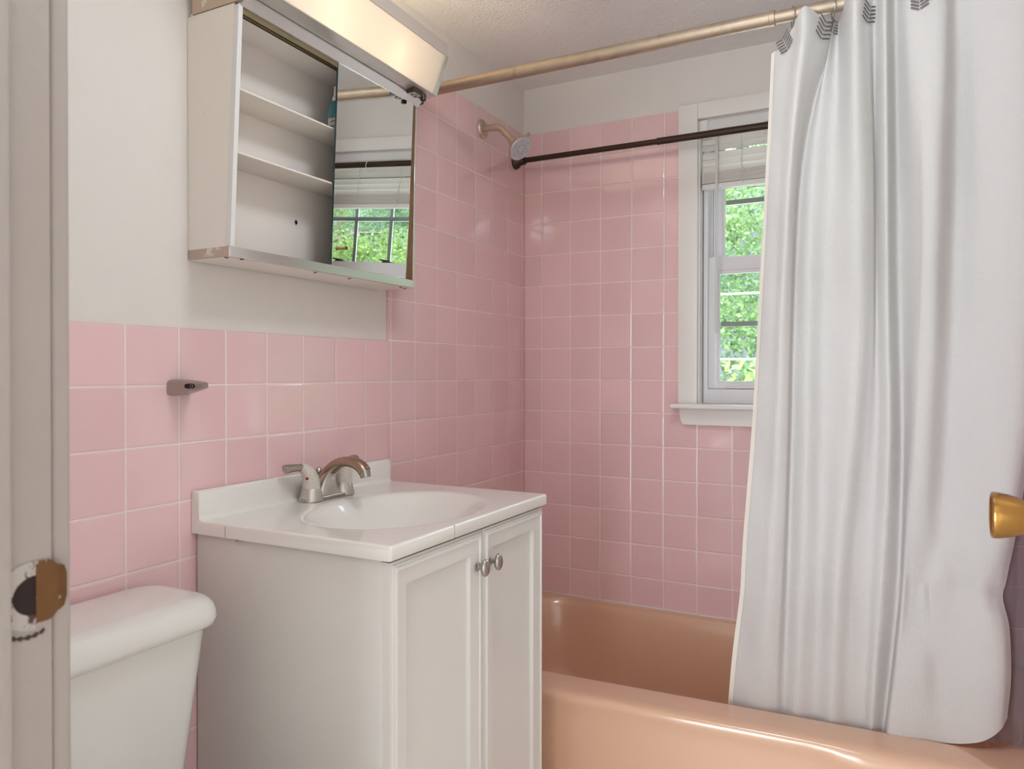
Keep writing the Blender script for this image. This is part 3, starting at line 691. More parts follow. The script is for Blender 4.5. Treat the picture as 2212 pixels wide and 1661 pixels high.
b = BM(); lathe(b, kp, mn, [(0, 0.0032), (0.004, 0.0030), (0.010, 0.0036), (0.0135, 0.0044), (0.0145, 0.0040)], 20); obj('pull_knob', b, M['pull'], md)

# bottle on the upper shelf
bt = thing('spray_bottle', (0.070, -1.081, 0.561), 'teal and white bottle standing on the upper cabinet shelf', 'bottle')
b = BM(); lathe(b, (0.070, -1.086, 0.5614), (0, 0, 1), [(0, 0.0175), (0.002, 0.019), (0.050, 0.019), (0.066, 0.0175), (0.076, 0.009)], 28); bb = obj('bottle_body', b, M['teal'], bt)
b = BM(); lathe(b, (0.070, -1.086, 0.5635), (0, 0, 1), [(0, 0.0193), (0.032, 0.0193)], 28, False); obj('paper_label', b, simple('dark_print_label', srgb(206, 200, 190), 0.5, dirt=srgb(70, 80, 82), dscale=160, dlo=0.5, dhi=0.54), bb)
b = BM(); lathe(b, (0.070, -1.086, 0.636), (0, 0, 1), [(0, 0.0095), (0.010, 0.0092), (0.012, 0.0062), (0.034, 0.0060), (0.035, 0.004)], 24); obj('cap', b, M['whiteplastic'], bt)

# ------------------------------------------------------------------ strip light over the cabinet
lt = thing('cabinet_light', (0.08, (YA + YB) / 2, ZT + 0.016), 'long lit light box above the mirror with an opal cover', 'light')
LYA, LYB = YA, -0.822
def lx(y): return lerp(0.0135, -0.0040, (y - LYA) / (LYB - LYA))
def lprism(b, pts, ya, yb_, bev=0):
    ra = [b.verts.new((x + lx(ya), ya, z)) for x, z in pts]; rb = [b.verts.new((x + lx(yb_), yb_, z)) for x, z in pts]
    n_ = len(pts)
    for i in range(n_): b.faces.new([ra[i], ra[(i + 1) % n_], rb[(i + 1) % n_], rb[i]])
    cap(b, ra, True); cap(b, rb)
Ltop = 0.842
# head rail of the cabinet (bright strip) and underside of the fixture
b = BM(); lprism(b, [(0.112, 0.6965), (0.1195, 0.6965), (0.1330, 0.7105), (0.1330, 0.7135), (0.112, 0.7135)], LYA + 0.0045, YB); obj('head_rail', b, M['railmetal'], mc)
b = BM(); lprism(b, [(0.010, 0.7150), (0.1335, 0.7150), (0.1660, 0.7215), (0.1665, 0.7235), (0.1335, 0.7180), (0.010, 0.7180)], LYA, LYB); obj('underside_tray', b, simple('scuffed_silver_tray', srgb(216, 212, 206), 0.35, 0.5, var=0.08, vscale=20), lt)
b = BM(); lprism(b, [(0.1655, 0.7235), (0.1668, 0.7230), (0.2025, 0.8105), (0.2012, 0.8110)], LYA + 0.004, LYB - 0.004); df = obj('diffuser', b, M['diffuser'], lt); df['label'] = 'glowing opal plastic cover'
b = BM(); lprism(b, [(0.1985, 0.8105), (0.2045, 0.8105), (0.2045, Ltop), (0.1985, Ltop)], LYA, LYB); obj('front_trim', b, simple('shade_darkened_trim', srgb(196, 184, 176), 0.5), lt)  # trim colour darkened to carry the shadow on it
b = BM(); lprism(b, [(-0.004, 0.7150), (0.001, 0.7150), (0.001, Ltop), (-0.004, Ltop)], LYA, LYB); obj('back_plate', b, M['mcpaint'], lt)
for ya, yb_ in ((LYA - 0.0012, LYA + 0.004), (LYB - 0.004, LYB + 0.0012)):
    b = BM(); lprism(b, [(-0.004, 0.7035), (0.1330, 0.7035), (0.1340, 0.7150), (0.1670, 0.7215), (0.2035, 0.8110), (0.2035, Ltop), (-0.004, Ltop)], ya, yb_); obj('end_cap', b, M['chrome'] if yb_ > LYB else M['capmetal'], lt)
b = BM(); lprism(b, [(0.1660, 0.7205), (0.1700, 0.7200), (0.2060, 0.8100), (0.2025, 0.8110)], LYB - 0.0135, LYB + 0.0004); obj('end_strip', b, M['chrome'], lt)
for y in (-1.225, -1.000):
    b = BM(); lathe(b, (0.001, y, 0.770), (1, 0, 0), [(0, 0.018), (0.096, 0.018), (0.110, 0.014)], 20); so = obj('lamp_socket', b, M['whiteplastic'], lt)
    b = BM(); lathe(b, (0.110, y, 0.770), (1, 0, 0), [(0, 0.010), (0.010, 0.013), (0.024, 0.021), (0.034, 0.023), (0.044, 0.020), (0.051, 0.011), (0.053, 0.002)], 24); obj('light_bulb', b, M['bulb'], so)
# outlet and switch knob under the light
b = BM(); lprism(b, [(0.1345, 0.7060), (0.1575, 0.7060), (0.1575, 0.7190), (0.1345, 0.7160)], -0.905, -0.868); ou = obj('outlet', b, M['brown'], lt)
b = BM(); lprism(b, [(0.1365, 0.7052), (0.1555, 0.7052), (0.1555, 0.7062), (0.1365, 0.7062)], -0.901, -0.872); of = obj('outlet_face', b, M['outletface'], ou)
for yy, x0, x1 in ((-0.893, 0.140, 0.147), (-0.880, 0.140, 0.147), (-0.8865, 0.1495, 0.1525)):
    b = BM(); lprism(b, [(x0, 0.7045), (x1, 0.7045), (x1, 0.7054), (x0, 0.7054)], yy - 0.0016, yy + 0.0016); obj('slot', b, M['dark'], of)
b = BM(); lathe(b, (0.150 - 0.003, -0.8545, 0.716), (0, 0, -1), [(0, 0.0075), (0.003, 0.0078), (0.014, 0.0072), (0.0155, 0.005)], 16); obj('switch_knob', b, M['brown'], lt)

# ------------------------------------------------------------------ paper holder stump
th = thing('paper_holder_post', (0.0, -1.4465, -0.0045), 'single chrome holder post left on the pink tiles over the tank', 'holder')
b = BM(); y, z = -1.447, -0.0035
rows = []
for t, hy, hz in [(0.0, 0.0265, 0.0150), (0.004, 0.0265, 0.0150), (0.030, 0.0190, 0.0120), (0.055, 0.0120, 0.0085), (0.068, 0.0085, 0.0062), (0.0715, 0.0065, 0.0048)]:
    zc = z + 0.0045 * (t / 0.07)
    rows.append([(t, y + hy * math.copysign(abs(math.cos(a)) ** 0.45, math.cos(a)), zc + hz * math.copysign(abs(math.sin(a)) ** 0.45, math.sin(a))) for a in [2 * PI * (k + 0.5) / 32 for k in range(32)]])
vs = grid(b, rows, closed=True); cap(b, vs[0], True); cap(b, vs[-1]); ph = obj('post', b, M['nickel'], th)
b = BM()
def slot_pt(t, dz): return Vector((t, y - interp([(0.030, 0.0190), (0.055, 0.0120), (0.068, 0.0085)], t) - 0.0007, z + 0.0030 + dz))
ring_ = []
for k in range(20):
    a = 2 * PI * k / 20; tt = 0.0475 + 0.0062 * math.cos(a) + (0.0045 if math.cos(a) > 0 else -0.0045); ring_.append(slot_pt(tt, 0.0046 * math.sin(a)))
cap(b, [b.verts.new(p) for p in ring_]); obj('slot', b, M['dark'], ph)
b = BM(); torus(b, slot_pt(0.0515, 0) - Vector((0, 0.0002, 0)), (0.27, -0.96, 0), 0.0028, 0.0004, 20, 6); obj('pin', b, M['nickel'], ph)

# ------------------------------------------------------------------ shower head
SYc = -0.305
sh = thing('shower_fitting', (0.0, SYc, 0.808), 'brushed nickel shower head on a bent arm from the tiled wall', 'shower head')
b = BM(); lathe(b, (0.0, SYc, 0.811), (1, 0, 0), [(0, 0.0300), (0.003, 0.0300), (0.008, 0.0265), (0.0095, 0.022), (0.006, 0.017), (0.008, 0.012)], 36); obj('flange', b, M['shower'], sh)
b = BM(); ap = bez([(0.004, SYc, 0.811), (0.045, SYc, 0.8095), (0.066, SYc, 0.8045), (0.082, SYc, 0.790), (0.116, SYc, 0.7515)], 8); tube(b, ap, 0.0105, 18); obj('arm', b, M['shower'], sh)
hd0 = Vector((0.114, SYc, 0.7545)); hdir = Vector((0.72, -0.17, -0.67)).normalized()
b = BM(); lathe(b, hd0, hdir, [(-0.012, 0.0135), (0.004, 0.0140), (0.0045, 0.0160), (0.012, 0.0170), (0.016, 0.0235), (0.025, 0.0290), (0.031, 0.0365), (0.036, 0.0412), (0.041, 0.0418), (0.0425, 0.0400)], 40); hb = obj('head', b, M['shower'], sh)
b = BM(); lathe(b, hd0 + hdir * 0.0422, hdir, [(0, 0.0397), (0.0014, 0.0385), (0.0018, 0.010), (0.0034, 0.0085), (0.0036, 0.001)], 40); fp = obj('spray_face', b, simple('grey_spray_face', srgb(196, 194, 200), 0.35), hb)
_, fu_, fw_ = frame_for(hdir)
b = BM()
def dot(b, a, r, s):
    o = hd0 + hdir * 0.0444 + (fu_ * math.cos(a) + fw_ * math.sin(a)) * r
    e1 = (fu_ * math.cos(a) + fw_ * math.sin(a)); e2 = hdir.cross(e1)
    cap(b, [b.verts.new(o + (e1 * math.cos(q_) + e2 * math.sin(q_)) * s) for q_ in [2 * PI * k / 8 for k in range(8)]])
for k in range(14): dot(b, 2 * PI * k / 14 + 0.1, 0.0140 + 0.0028 * (k % 2), 0.0016)
for g_ in range(6):
    for k in range(5): dot(b, 2 * PI * g_ / 6 + (k - 2) * 0.13, 0.0305 - 0.0030 * abs(k - 2), 0.0012)
n_ = obj('nozzles', b, simple('dark_nozzle', srgb(70, 64, 66), 0.6), fp); n_['kind'] = 'stuff'
b = BM(); e = (fu_ if fu_.z > 0 else -fu_); o = hd0 + hdir * 0.046 + Vector((0.012, 0.0, 0.036)); 
up_ = (Vector((0, 0, 1)) - hdir * hdir.z).normalized(); tube(b, [hd0 + hdir * 0.036 + up_ * 0.039, hd0 + hdir * 0.040 + up_ * 0.053], [0.0046, 0.0058], 10); obj('spray_lever', b, M['shower'], hb)

# ------------------------------------------------------------------ rods
RY, RZ = -0.670, 0.8065
rod = thing('curtain_rod', (0.76, RY, RZ - 0.015), 'tarnished brassy shower rod spanning above the tub rim', 'rod')
b = BM(); tube(b, [(0.0, RY, RZ), (0.955, RY, RZ)], 0.0158, 24); lathe(b, (0.955, RY, RZ), (1, 0, 0), [(-0.012, 0.0158), (-0.011, 0.0166), (0.0, 0.0166), (0.001, 0.0140)], 24); obj('outer_tube', b, M['tarnish'], rod)
b = BM(); tube(b, [(0.95, RY, RZ), (RW, RY, RZ)], 0.0138, 24); obj('inner_tube', b, M['tarnish'], rod)
for x, s in ((0.0, 1), (RW, -1)):
    b = BM(); lathe(b, (x, RY, RZ), (s, 0, 0), [(0, 0.026), (0.006, 0.026), (0.012, 0.020), (0.022, 0.018)], 28); obj('end_flange', b, M['tarnish'], rod)
BY, BZ = -0.076, 0.7610
br = thing('tension_rod', (0.76, BY, BZ - 0.011), 'dark bronze tension rod crossing in front of the window', 'rod')
b = BM(); tube(b, [(0.030, BY, BZ + 0.002), (0.525, BY, BZ)], 0.0090, 20); obj('inner_tube', b, M['bronze'], br)
b = BM(); tube(b, [(0.515, BY, BZ), (RW - 0.03, BY, BZ)], 0.0108, 20); lathe(b, (0.515, BY, BZ), (-1, 0, 0), [(-0.004, 0.0108), (0.0, 0.0112), (0.003, 0.0110), (0.0035, 0.009)], 20); obj('outer_tube', b, M['bronze'], br)
for x, s in ((0.0, 1), (RW, -1)):
    b = BM(); lathe(b, (x, BY, BZ + (0.0005 if s > 0 else 0)), (s, 0, 0), [(0, 0.0250), (0.004, 0.0262), (0.013, 0.0225), (0.021, 0.0155), (0.023, 0.0145), (0.040, 0.0138), (0.041, 0.0095)], 28); obj('end_cup', b, M['bronze'], br)
b = BM(); torus(b, (0.846, BY, BZ - 0.006), (1, 0.5, 0), 0.019, 0.0011, 28, 8); tag(obj('hook_ring', b, M['whiteplastic']), 'thin white plastic ring hanging on the bronze tension rod', 'ring')

# ------------------------------------------------------------------ shower curtain
CT_TAB = [[(0.9433,-0.6414,0.735),(0.9431,-0.6412,0.731),(0.9378,-0.6372,0.62),(0.9291,-0.6291,0.46),(0.9188,-0.6184,0.28),(0.9085,-0.6078,0.1),(0.8975,-0.5983,-0.08),(0.887,-0.5908,-0.22),(0.8784,-0.5856,-0.32),(0.8745,-0.583,-0.37),(0.8724,-0.5813,-0.405),(0.8703,-0.5795,-0.44),(0.8667,-0.5765,-0.5),(0.854,-0.5713,-0.6),(0.8453,-0.5671,-0.68),(0.8348,-0.5604,-0.8)],
[(0.9669,-0.6581,0.742),(0.9668,-0.6579,0.738),(0.9572,-0.652,0.62),(0.9475,-0.6433,0.46),(0.9384,-0.6329,0.28),(0.9292,-0.622,0.1),(0.9179,-0.6095,-0.08),(0.9076,-0.5999,-0.22),(0.8993,-0.5932,-0.32),(0.8956,-0.5902,-0.37),(0.8932,-0.5882,-0.405),(0.8908,-0.5861,-0.44),(0.8868,-0.5826,-0.5),(0.8761,-0.5761,-0.6),(0.8695,-0.5712,-0.68),(0.8619,-0.5647,-0.8)],
[(0.9928,-0.6817,0.772),(0.9925,-0.6787,0.74),(0.9762,-0.6673,0.62),(0.9644,-0.6549,0.46),(0.9564,-0.6438,0.28),(0.9484,-0.6326,0.1),(0.9394,-0.6211,-0.08),(0.9311,-0.6121,-0.22),(0.9245,-0.6057,-0.32),(0.9214,-0.6026,-0.37),(0.9193,-0.6005,-0.405),(0.9172,-0.5983,-0.44),(0.9136,-0.5946,-0.5),(0.9044,-0.5881,-0.6),(0.8992,-0.5829,-0.68),(0.8927,-0.5748,-0.8)],
[(1.0191,-0.7165,0.797),(1.0173,-0.7091,0.74),(1.0021,-0.693,0.62),(0.9863,-0.6755,0.46),(0.9757,-0.6609,0.28),(0.9667,-0.6468,0.1),(0.9605,-0.6345,-0.08),(0.953,-0.6249,-0.22),(0.9465,-0.6179,-0.32),(0.9433,-0.6142,-0.37),(0.9412,-0.6116,-0.405),(0.9391,-0.609,-0.44),(0.9354,-0.6044,-0.5),(0.9276,-0.5952,-0.6),(0.9237,-0.5884,-0.68),(0.9188,-0.5791,-0.8)],
[(1.0462,-0.6836,0.788),(1.0428,-0.6794,0.74),(1.0178,-0.6689,0.62),(0.9979,-0.6565,0.46),(0.9887,-0.6445,0.28),(0.9827,-0.6326,0.1),(0.978,-0.6211,-0.08),(0.9729,-0.6121,-0.22),(0.9685,-0.6054,-0.32),(0.9662,-0.6018,-0.37),(0.9646,-0.5993,-0.405),(0.963,-0.5968,-0.44),(0.9602,-0.5926,-0.5),(0.9547,-0.5861,-0.6),(0.951,-0.5806,-0.68),(0.9458,-0.5716,-0.8)],
[(1.0772,-0.6383,0.78),(1.0713,-0.6369,0.74),(1.0322,-0.6328,0.62),(1.0059,-0.6258,0.46),(0.995,-0.6164,0.28),(0.9896,-0.6068,0.1),(0.9864,-0.5964,-0.08),(0.9827,-0.5883,-0.22),(0.9795,-0.5825,-0.32),(0.9779,-0.5798,-0.37),(0.9769,-0.5779,-0.405),(0.9758,-0.576,-0.44),(0.974,-0.5727,-0.5),(0.9706,-0.5691,-0.6),(0.9681,-0.5655,-0.68),(0.9644,-0.5594,-0.8)],
[(1.0732,-0.6545,0.78),(1.0664,-0.6537,0.74),(1.0479,-0.6513,0.62),(1.0319,-0.6463,0.46),(1.0239,-0.6385,0.28),(1.0207,-0.6304,0.1),(1.0184,-0.6207,-0.08),(1.0147,-0.6132,-0.22),(1.0111,-0.6076,-0.32),(1.0093,-0.6046,-0.37),(1.008,-0.6024,-0.405),(1.0068,-0.6003,-0.44),(1.0046,-0.5966,-0.5),(1.001,-0.5901,-0.6),(0.9984,-0.5843,-0.68),(0.9945,-0.5752,-0.8)],
[(1.0825,-0.6427,0.784),(1.0817,-0.6418,0.74),(1.0797,-0.6392,0.62),(1.0719,-0.6336,0.46),(1.0632,-0.6242,0.28),(1.0571,-0.6146,0.1),(1.0537,-0.6039,-0.08),(1.0505,-0.5956,-0.22),(1.048,-0.5896,-0.32),(1.0465,-0.5866,-0.37),(1.0453,-0.5844,-0.405),(1.0441,-0.5823,-0.44),(1.0419,-0.5788,-0.5),(1.0378,-0.5738,-0.6),(1.0358,-0.5696,-0.68),(1.033,-0.5633,-0.8)],
[(1.1144,-0.7393,0.828),(1.1143,-0.7304,0.74),(1.1151,-0.7056,0.62),(1.118,-0.6786,0.46),(1.1196,-0.6602,0.28),(1.1181,-0.6432,0.1),(1.1088,-0.6326,-0.08),(1.0978,-0.6244,-0.22),(1.0884,-0.6178,-0.32),(1.085,-0.614,-0.37),(1.0827,-0.6114,-0.405),(1.0804,-0.6088,-0.44),(1.0771,-0.6038,-0.5),(1.073,-0.5945,-0.6),(1.0711,-0.588,-0.68),(1.0682,-0.5786,-0.8)],
[(1.139,-0.7195,0.828),(1.1395,-0.7091,0.74),(1.1436,-0.6793,0.62),(1.1486,-0.6499,0.46),(1.15,-0.6358,0.28),(1.1478,-0.622,0.1),(1.1394,-0.6095,-0.08),(1.1288,-0.5998,-0.22),(1.1196,-0.5933,-0.32),(1.1163,-0.5904,-0.37),(1.1141,-0.5883,-0.405),(1.112,-0.5863,-0.44),(1.1088,-0.5826,-0.5),(1.1049,-0.5761,-0.6),(1.1025,-0.5712,-0.68),(1.0989,-0.5637,-0.8)],
[(1.1537,-0.7033,0.828),(1.1534,-0.6909,0.74),(1.1533,-0.656,0.62),(1.1545,-0.6259,0.46),(1.1565,-0.6179,0.28),(1.1587,-0.6095,0.1),(1.1593,-0.5996,-0.08),(1.1543,-0.5918,-0.22),(1.1485,-0.5864,-0.32),(1.1463,-0.5838,-0.37),(1.1449,-0.582,-0.405),(1.1434,-0.5801,-0.44),(1.141,-0.5766,-0.5),(1.1373,-0.5701,-0.6),(1.1347,-0.566,-0.68),(1.1308,-0.5599,-0.8)],
[(1.1728,-0.733,0.828),(1.1731,-0.7254,0.74),(1.1742,-0.6995,0.62),(1.1759,-0.6712,0.46),(1.1774,-0.654,0.28),(1.18,-0.6376,0.1),(1.1832,-0.6245,-0.08),(1.18,-0.6143,-0.22),(1.1757,-0.6071,-0.32),(1.1731,-0.6036,-0.37),(1.1712,-0.6011,-0.405),(1.1694,-0.5986,-0.44),(1.1659,-0.5946,-0.5),(1.1599,-0.5881,-0.6),(1.1549,-0.582,-0.68),(1.148,-0.573,-0.8)],
[(1.1906,-0.7033,0.828),(1.1912,-0.6924,0.74),(1.1934,-0.655,0.62),(1.1961,-0.6209,0.46),(1.1995,-0.6099,0.28),(1.2035,-0.5988,0.1),(1.2074,-0.5871,-0.08),(1.2068,-0.5779,-0.22),(1.205,-0.5722,-0.32),(1.2031,-0.5696,-0.37),(1.2017,-0.5679,-0.405),(1.2003,-0.5661,-0.44),(1.1968,-0.5631,-0.5),(1.189,-0.5581,-0.6),(1.1814,-0.5552,-0.68),(1.1722,-0.5516,-0.7778)],
[(1.2135,-0.733,0.828),(1.214,-0.7268,0.74),(1.2188,-0.6996,0.62),(1.2284,-0.6702,0.46),(1.2327,-0.6567,0.28),(1.2287,-0.6434,0.1),(1.2248,-0.6318,-0.08),(1.2191,-0.6227,-0.22),(1.2143,-0.6127,-0.32),(1.2127,-0.6063,-0.37),(1.2116,-0.6019,-0.405),(1.2105,-0.5975,-0.44),(1.2061,-0.5966,-0.5),(1.1968,-0.5981,-0.6),(1.1893,-0.593,-0.68),(1.1814,-0.5875,-0.7646)],
[(1.2499,-0.7402,0.828),(1.2505,-0.7345,0.74),(1.2482,-0.7145,0.62),(1.2457,-0.6899,0.46),(1.2457,-0.6744,0.28),(1.2417,-0.6591,0.1),(1.2368,-0.6456,-0.08),(1.2317,-0.6351,-0.22),(1.228,-0.6177,-0.32),(1.2266,-0.6059,-0.37),(1.2256,-0.5976,-0.405),(1.2246,-0.5894,-0.44),(1.2215,-0.5921,-0.5),(1.2151,-0.604,-0.6),(1.21,-0.598,-0.68),(1.2048,-0.5919,-0.7633)],
[(1.2764,-0.7357,0.828),(1.2771,-0.73,0.74),(1.2758,-0.7106,0.62),(1.2722,-0.6862,0.46),(1.2686,-0.6716,0.28),(1.2647,-0.657,0.1),(1.2588,-0.6425,-0.08),(1.2537,-0.6313,-0.22),(1.2503,-0.6122,-0.32),(1.2491,-0.5993,-0.37),(1.2482,-0.5904,-0.405),(1.2474,-0.5816,-0.44),(1.2477,-0.586,-0.5),(1.2473,-0.5999,-0.6),(1.2448,-0.594,-0.68),(1.2422,-0.5879,-0.7623)],
[(1.2978,-0.7087,0.828),(1.2986,-0.703,0.74),(1.3017,-0.6681,0.62),(1.3035,-0.6315,0.46),(1.3005,-0.6238,0.28),(1.2977,-0.6159,0.1),(1.2931,-0.6081,-0.08),(1.2866,-0.6019,-0.22),(1.2801,-0.5994,-0.32),(1.2737,-0.5989,-0.37),(1.2692,-0.5985,-0.405),(1.2647,-0.598,-0.44),(1.2705,-0.5938,-0.5),(1.2799,-0.5864,-0.6),(1.2832,-0.582,-0.68),(1.2863,-0.5776,-0.7603)],
[(1.3325,-0.7249,0.828),(1.3334,-0.7192,0.74),(1.3365,-0.6946,0.62),(1.3416,-0.6627,0.46),(1.3435,-0.651,0.28),(1.3449,-0.6395,0.1),(1.3432,-0.6289,-0.08),(1.3362,-0.6205,-0.22),(1.3279,-0.6078,-0.32),(1.3186,-0.5999,-0.37),(1.312,-0.5944,-0.405),(1.3055,-0.589,-0.44),(1.3112,-0.5927,-0.5),(1.3196,-0.5958,-0.6),(1.3237,-0.5898,-0.68),(1.3271,-0.5846,-0.7498)],
[(1.3829,-0.7348,0.828),(1.384,-0.7291,0.74),(1.3868,-0.7099,0.62),(1.3916,-0.6806,0.46),(1.3939,-0.6679,0.28),(1.3956,-0.6554,0.1),(1.3921,-0.6438,-0.08),(1.3831,-0.6347,-0.22),(1.3733,-0.6187,-0.32),(1.3639,-0.6092,-0.37),(1.3574,-0.6026,-0.405),(1.3521,-0.5971,-0.44),(1.3601,-0.6034,-0.5),(1.3628,-0.6043,-0.6),(1.3607,-0.5959,-0.68),(1.3593,-0.5903,-0.7342)],
[(1.4223,-0.7321,0.828),(1.4235,-0.7264,0.74),(1.4267,-0.7076,0.62),(1.4313,-0.6765,0.46),(1.4319,-0.6628,0.28),(1.43,-0.6493,0.1),(1.42,-0.6367,-0.08),(1.4069,-0.6269,-0.22),(1.3958,-0.6083,-0.32),(1.3877,-0.5972,-0.37),(1.382,-0.5896,-0.405),(1.3776,-0.5833,-0.44),(1.3887,-0.5941,-0.5),(1.3916,-0.5977,-0.6),(1.3885,-0.5885,-0.68),(1.3874,-0.5851,-0.7098)],
[(1.4591,-0.7177,0.828),(1.4605,-0.712,0.74),(1.4649,-0.6878,0.62),(1.4717,-0.6466,0.46),(1.47,-0.6339,0.28),(1.4607,-0.6212,0.1),(1.4397,-0.6076,-0.08),(1.4228,-0.597,-0.22),(1.4105,-0.5842,-0.32),(1.4031,-0.5767,-0.37),(1.3979,-0.5715,-0.405),(1.3932,-0.5667,-0.44),(1.4046,-0.5698,-0.5),(1.4081,-0.5706,-0.6),(1.4032,-0.5662,-0.68),(1.4026,-0.5657,-0.6891)]]
def cr(p, t):
    n = len(p) - 1; i = max(0, min(n - 1, int(t))); f = t - i
    b_, c = p[i], p[i + 1]; a = p[i - 1] if i > 0 else b_ * 2 - c; d = p[i + 2] if i + 2 <= n else c * 2 - b_
    return 0.5 * ((2 * b_) + (c - a) * f + (2 * a - 5 * b_ + 4 * c - d) * f * f + (3 * b_ - a - 3 * c + d) * f ** 3)
CTV = [[Vector(p) for p in r] for r in CT_TAB]
def csurf(u, v): return cr([cr(r, v) for r in CTV], u)
cu_ = thing('shower_curtain', (1.15, -0.63, -0.80), 'white waffle weave shower curtain hanging inside the tub rim', 'curtain', None)
NU, NVv = (len(CTV) - 1) * 10, (len(CTV[0]) - 1) * 7
pre = [[cr(r, j * (len(CTV[0]) - 1) / NVv) for j in range(NVv + 1)] for r in CTV]
PT = [[cr([pre[c][j] for c in range(len(CTV))], i * (len(CTV) - 1) / NU) for i in range(NU + 1)] for j in range(NVv + 1)]
def wrinkle(p):
    k = math.exp(-((p.z + 0.405) / 0.05) ** 2) * sstep(1.16, 1.22, p.x)
    w = 0.0022 * math.sin(p.x * 120 + p.z * 30) * k
    w += 0.0012 * math.sin(p.x * 37 + p.z * 9.0) * sstep(0.6, 0.0, p.z) + 0.0009 * math.sin(p.z * 23 + p.x * 61)
    return Vector((p.x, p.y + w, p.z))
PT = [[wrinkle(p) for p in r] for r in PT]
b = BM(); vs = grid(b, PT)
uvl = b.loops.layers.uv.new('UVMap'); midr = PT[len(PT) // 2]; acc = [0.0]
for a_, c_ in zip(midr, midr[1:]): acc.append(acc[-1] + (c_ - a_).length)
idx = {}
for j, r in enumerate(vs):
    for i, v_ in enumerate(r): idx[v_] = (acc[i], PT[j][i].z)
for f in b.faces:
    for l in f.loops: l[uvl].uv = idx[l.vert]
cloth = obj('cloth', b, M['curtain'], cu_, 180)
b = BM(); rows = []
for j in range(0, NVv + 1, 2):
    p = PT[j][0]; q_ = PT[j][5]; d = (q_ - p).normalized(); rows.append([p + V(0, -0.0014, 0), p + d * 0.011 + V(0, -0.0016, 0)])
grid(b, rows); obj('side_hem', b, simple('curtain_hem_cloth', srgb(230, 222, 212), 0.85), cu_)
# grey chevron print on the folded back corners of the header
for (u0, v0, rot, sc_) in ((1.35, 0.75, 0.25, 1.0), (4.25, 0.62, -0.2, 1.15), (4.85, 0.25, -0.1, 0.8), (9.15, 0.80, -0.15, 1.0), (13.55, 0.88, 0.0, 0.8)):
    o = csurf(u0, v0); du = (csurf(u0 + 0.15, v0) - csurf(u0 - 0.15, v0)).normalized(); dv = (csurf(u0, v0) - csurf(u0, v0 + 0.3)).normalized()
    nn = du.cross(dv).normalized()
    if nn.y > 0: nn = -nn
    dv = nn.cross(du).normalized() * (1 if nn.cross(du).z > 0 else -1); o = o + nn * 0.003
    e1 = du * math.cos(rot) + dv * math.sin(rot); e2 = dv * math.cos(rot) - du * math.sin(rot)
    b = BM(); w, h = 0.0195 * sc_, 0.021 * sc_
    def rib(a, c, wd):
        a = o + e1 * a[0] + e2 * a[1] + nn * 0.0004; c = o + e1 * c[0] + e2 * c[1] + nn * 0.0004; s_ = (c - a).cross(nn).normalized() * wd / 2
        b.faces.new([b.verts.new(a - s_), b.verts.new(c - s_), b.verts.new(c + s_), b.verts.new(a + s_)])
    for k in range(5):
        zz = -h + k * 0.0078 * sc_
        rib((-w, zz + 0.0085 * sc_), (-0.001, zz), 0.0036); rib((0.001, zz + 0.001), (w, zz + 0.0095 * sc_), 0.0036)
    pr_ = obj('chevron_print', b, M['print'], cu_); pr_['kind'] = 'stuff'
# rings over the rod
ring0 = None
for i_, (x, yy) in enumerate(((0.992, 0), (1.073, 0), (1.135, 0), (1.205, 0), (1.275, 0), (1.345, 0))):
    b = BM(); torus(b, (x, RY, RZ - 0.006), (1, 0.25, 0), 0.0225, 0.0012, 28, 8)
    tag(obj('curtain_ring', b, M['nickel']), ['thin metal ring at the free edge of the curtain', 'second thin metal ring from the free edge of the curtain'][i_] if i_ < 2 else 'thin metal ring on the rod hidden by curtain folds', 'ring', 'rings on the shower rod')
# liner behind the curtain, its tint darkened to carry the shade there
ln = thing('shower_liner', (1.45, -0.56, -0.75), 'shade tinted plastic liner showing past the curtain by the end wall', 'liner')
b = BM(); rows = []
for j in range(40):
    t = j / 39; z = lerp(0.775, -0.752, t)
    rows.append([(lerp(1.345, RW - 0.006, i / 40), lerp(-0.590, -0.540, t) + 0.009 * math.sin(i * 0.55 + 0.8 * t) + 0.003 * math.sin(i * 1.7 + t * 9), z) for i in range(41)])
grid(b, rows); obj('sheet', b, M['liner'], ln, 180)
sc0 = thing('suction_hook', (1.437, -0.645, -0.335), 'clear plastic suction hook beside the curtain edge', 'hook')
b = BM(); lathe(b, (1.445, -0.640, -0.318), (-0.3, -1, 0), [(0, 0.024), (0.003, 0.022), (0.008, 0.010), (0.014, 0.008), (0.016, 0.004)], 24); obj('suction_cup', b, M['liner2'], sc0)
b = BM(); torus(b, (1.445, -0.658, -0.324), (-0.3, -1, 0), 0.010, 0.0022, 20, 8); obj('hook_loop', b, M['liner2'], sc0)


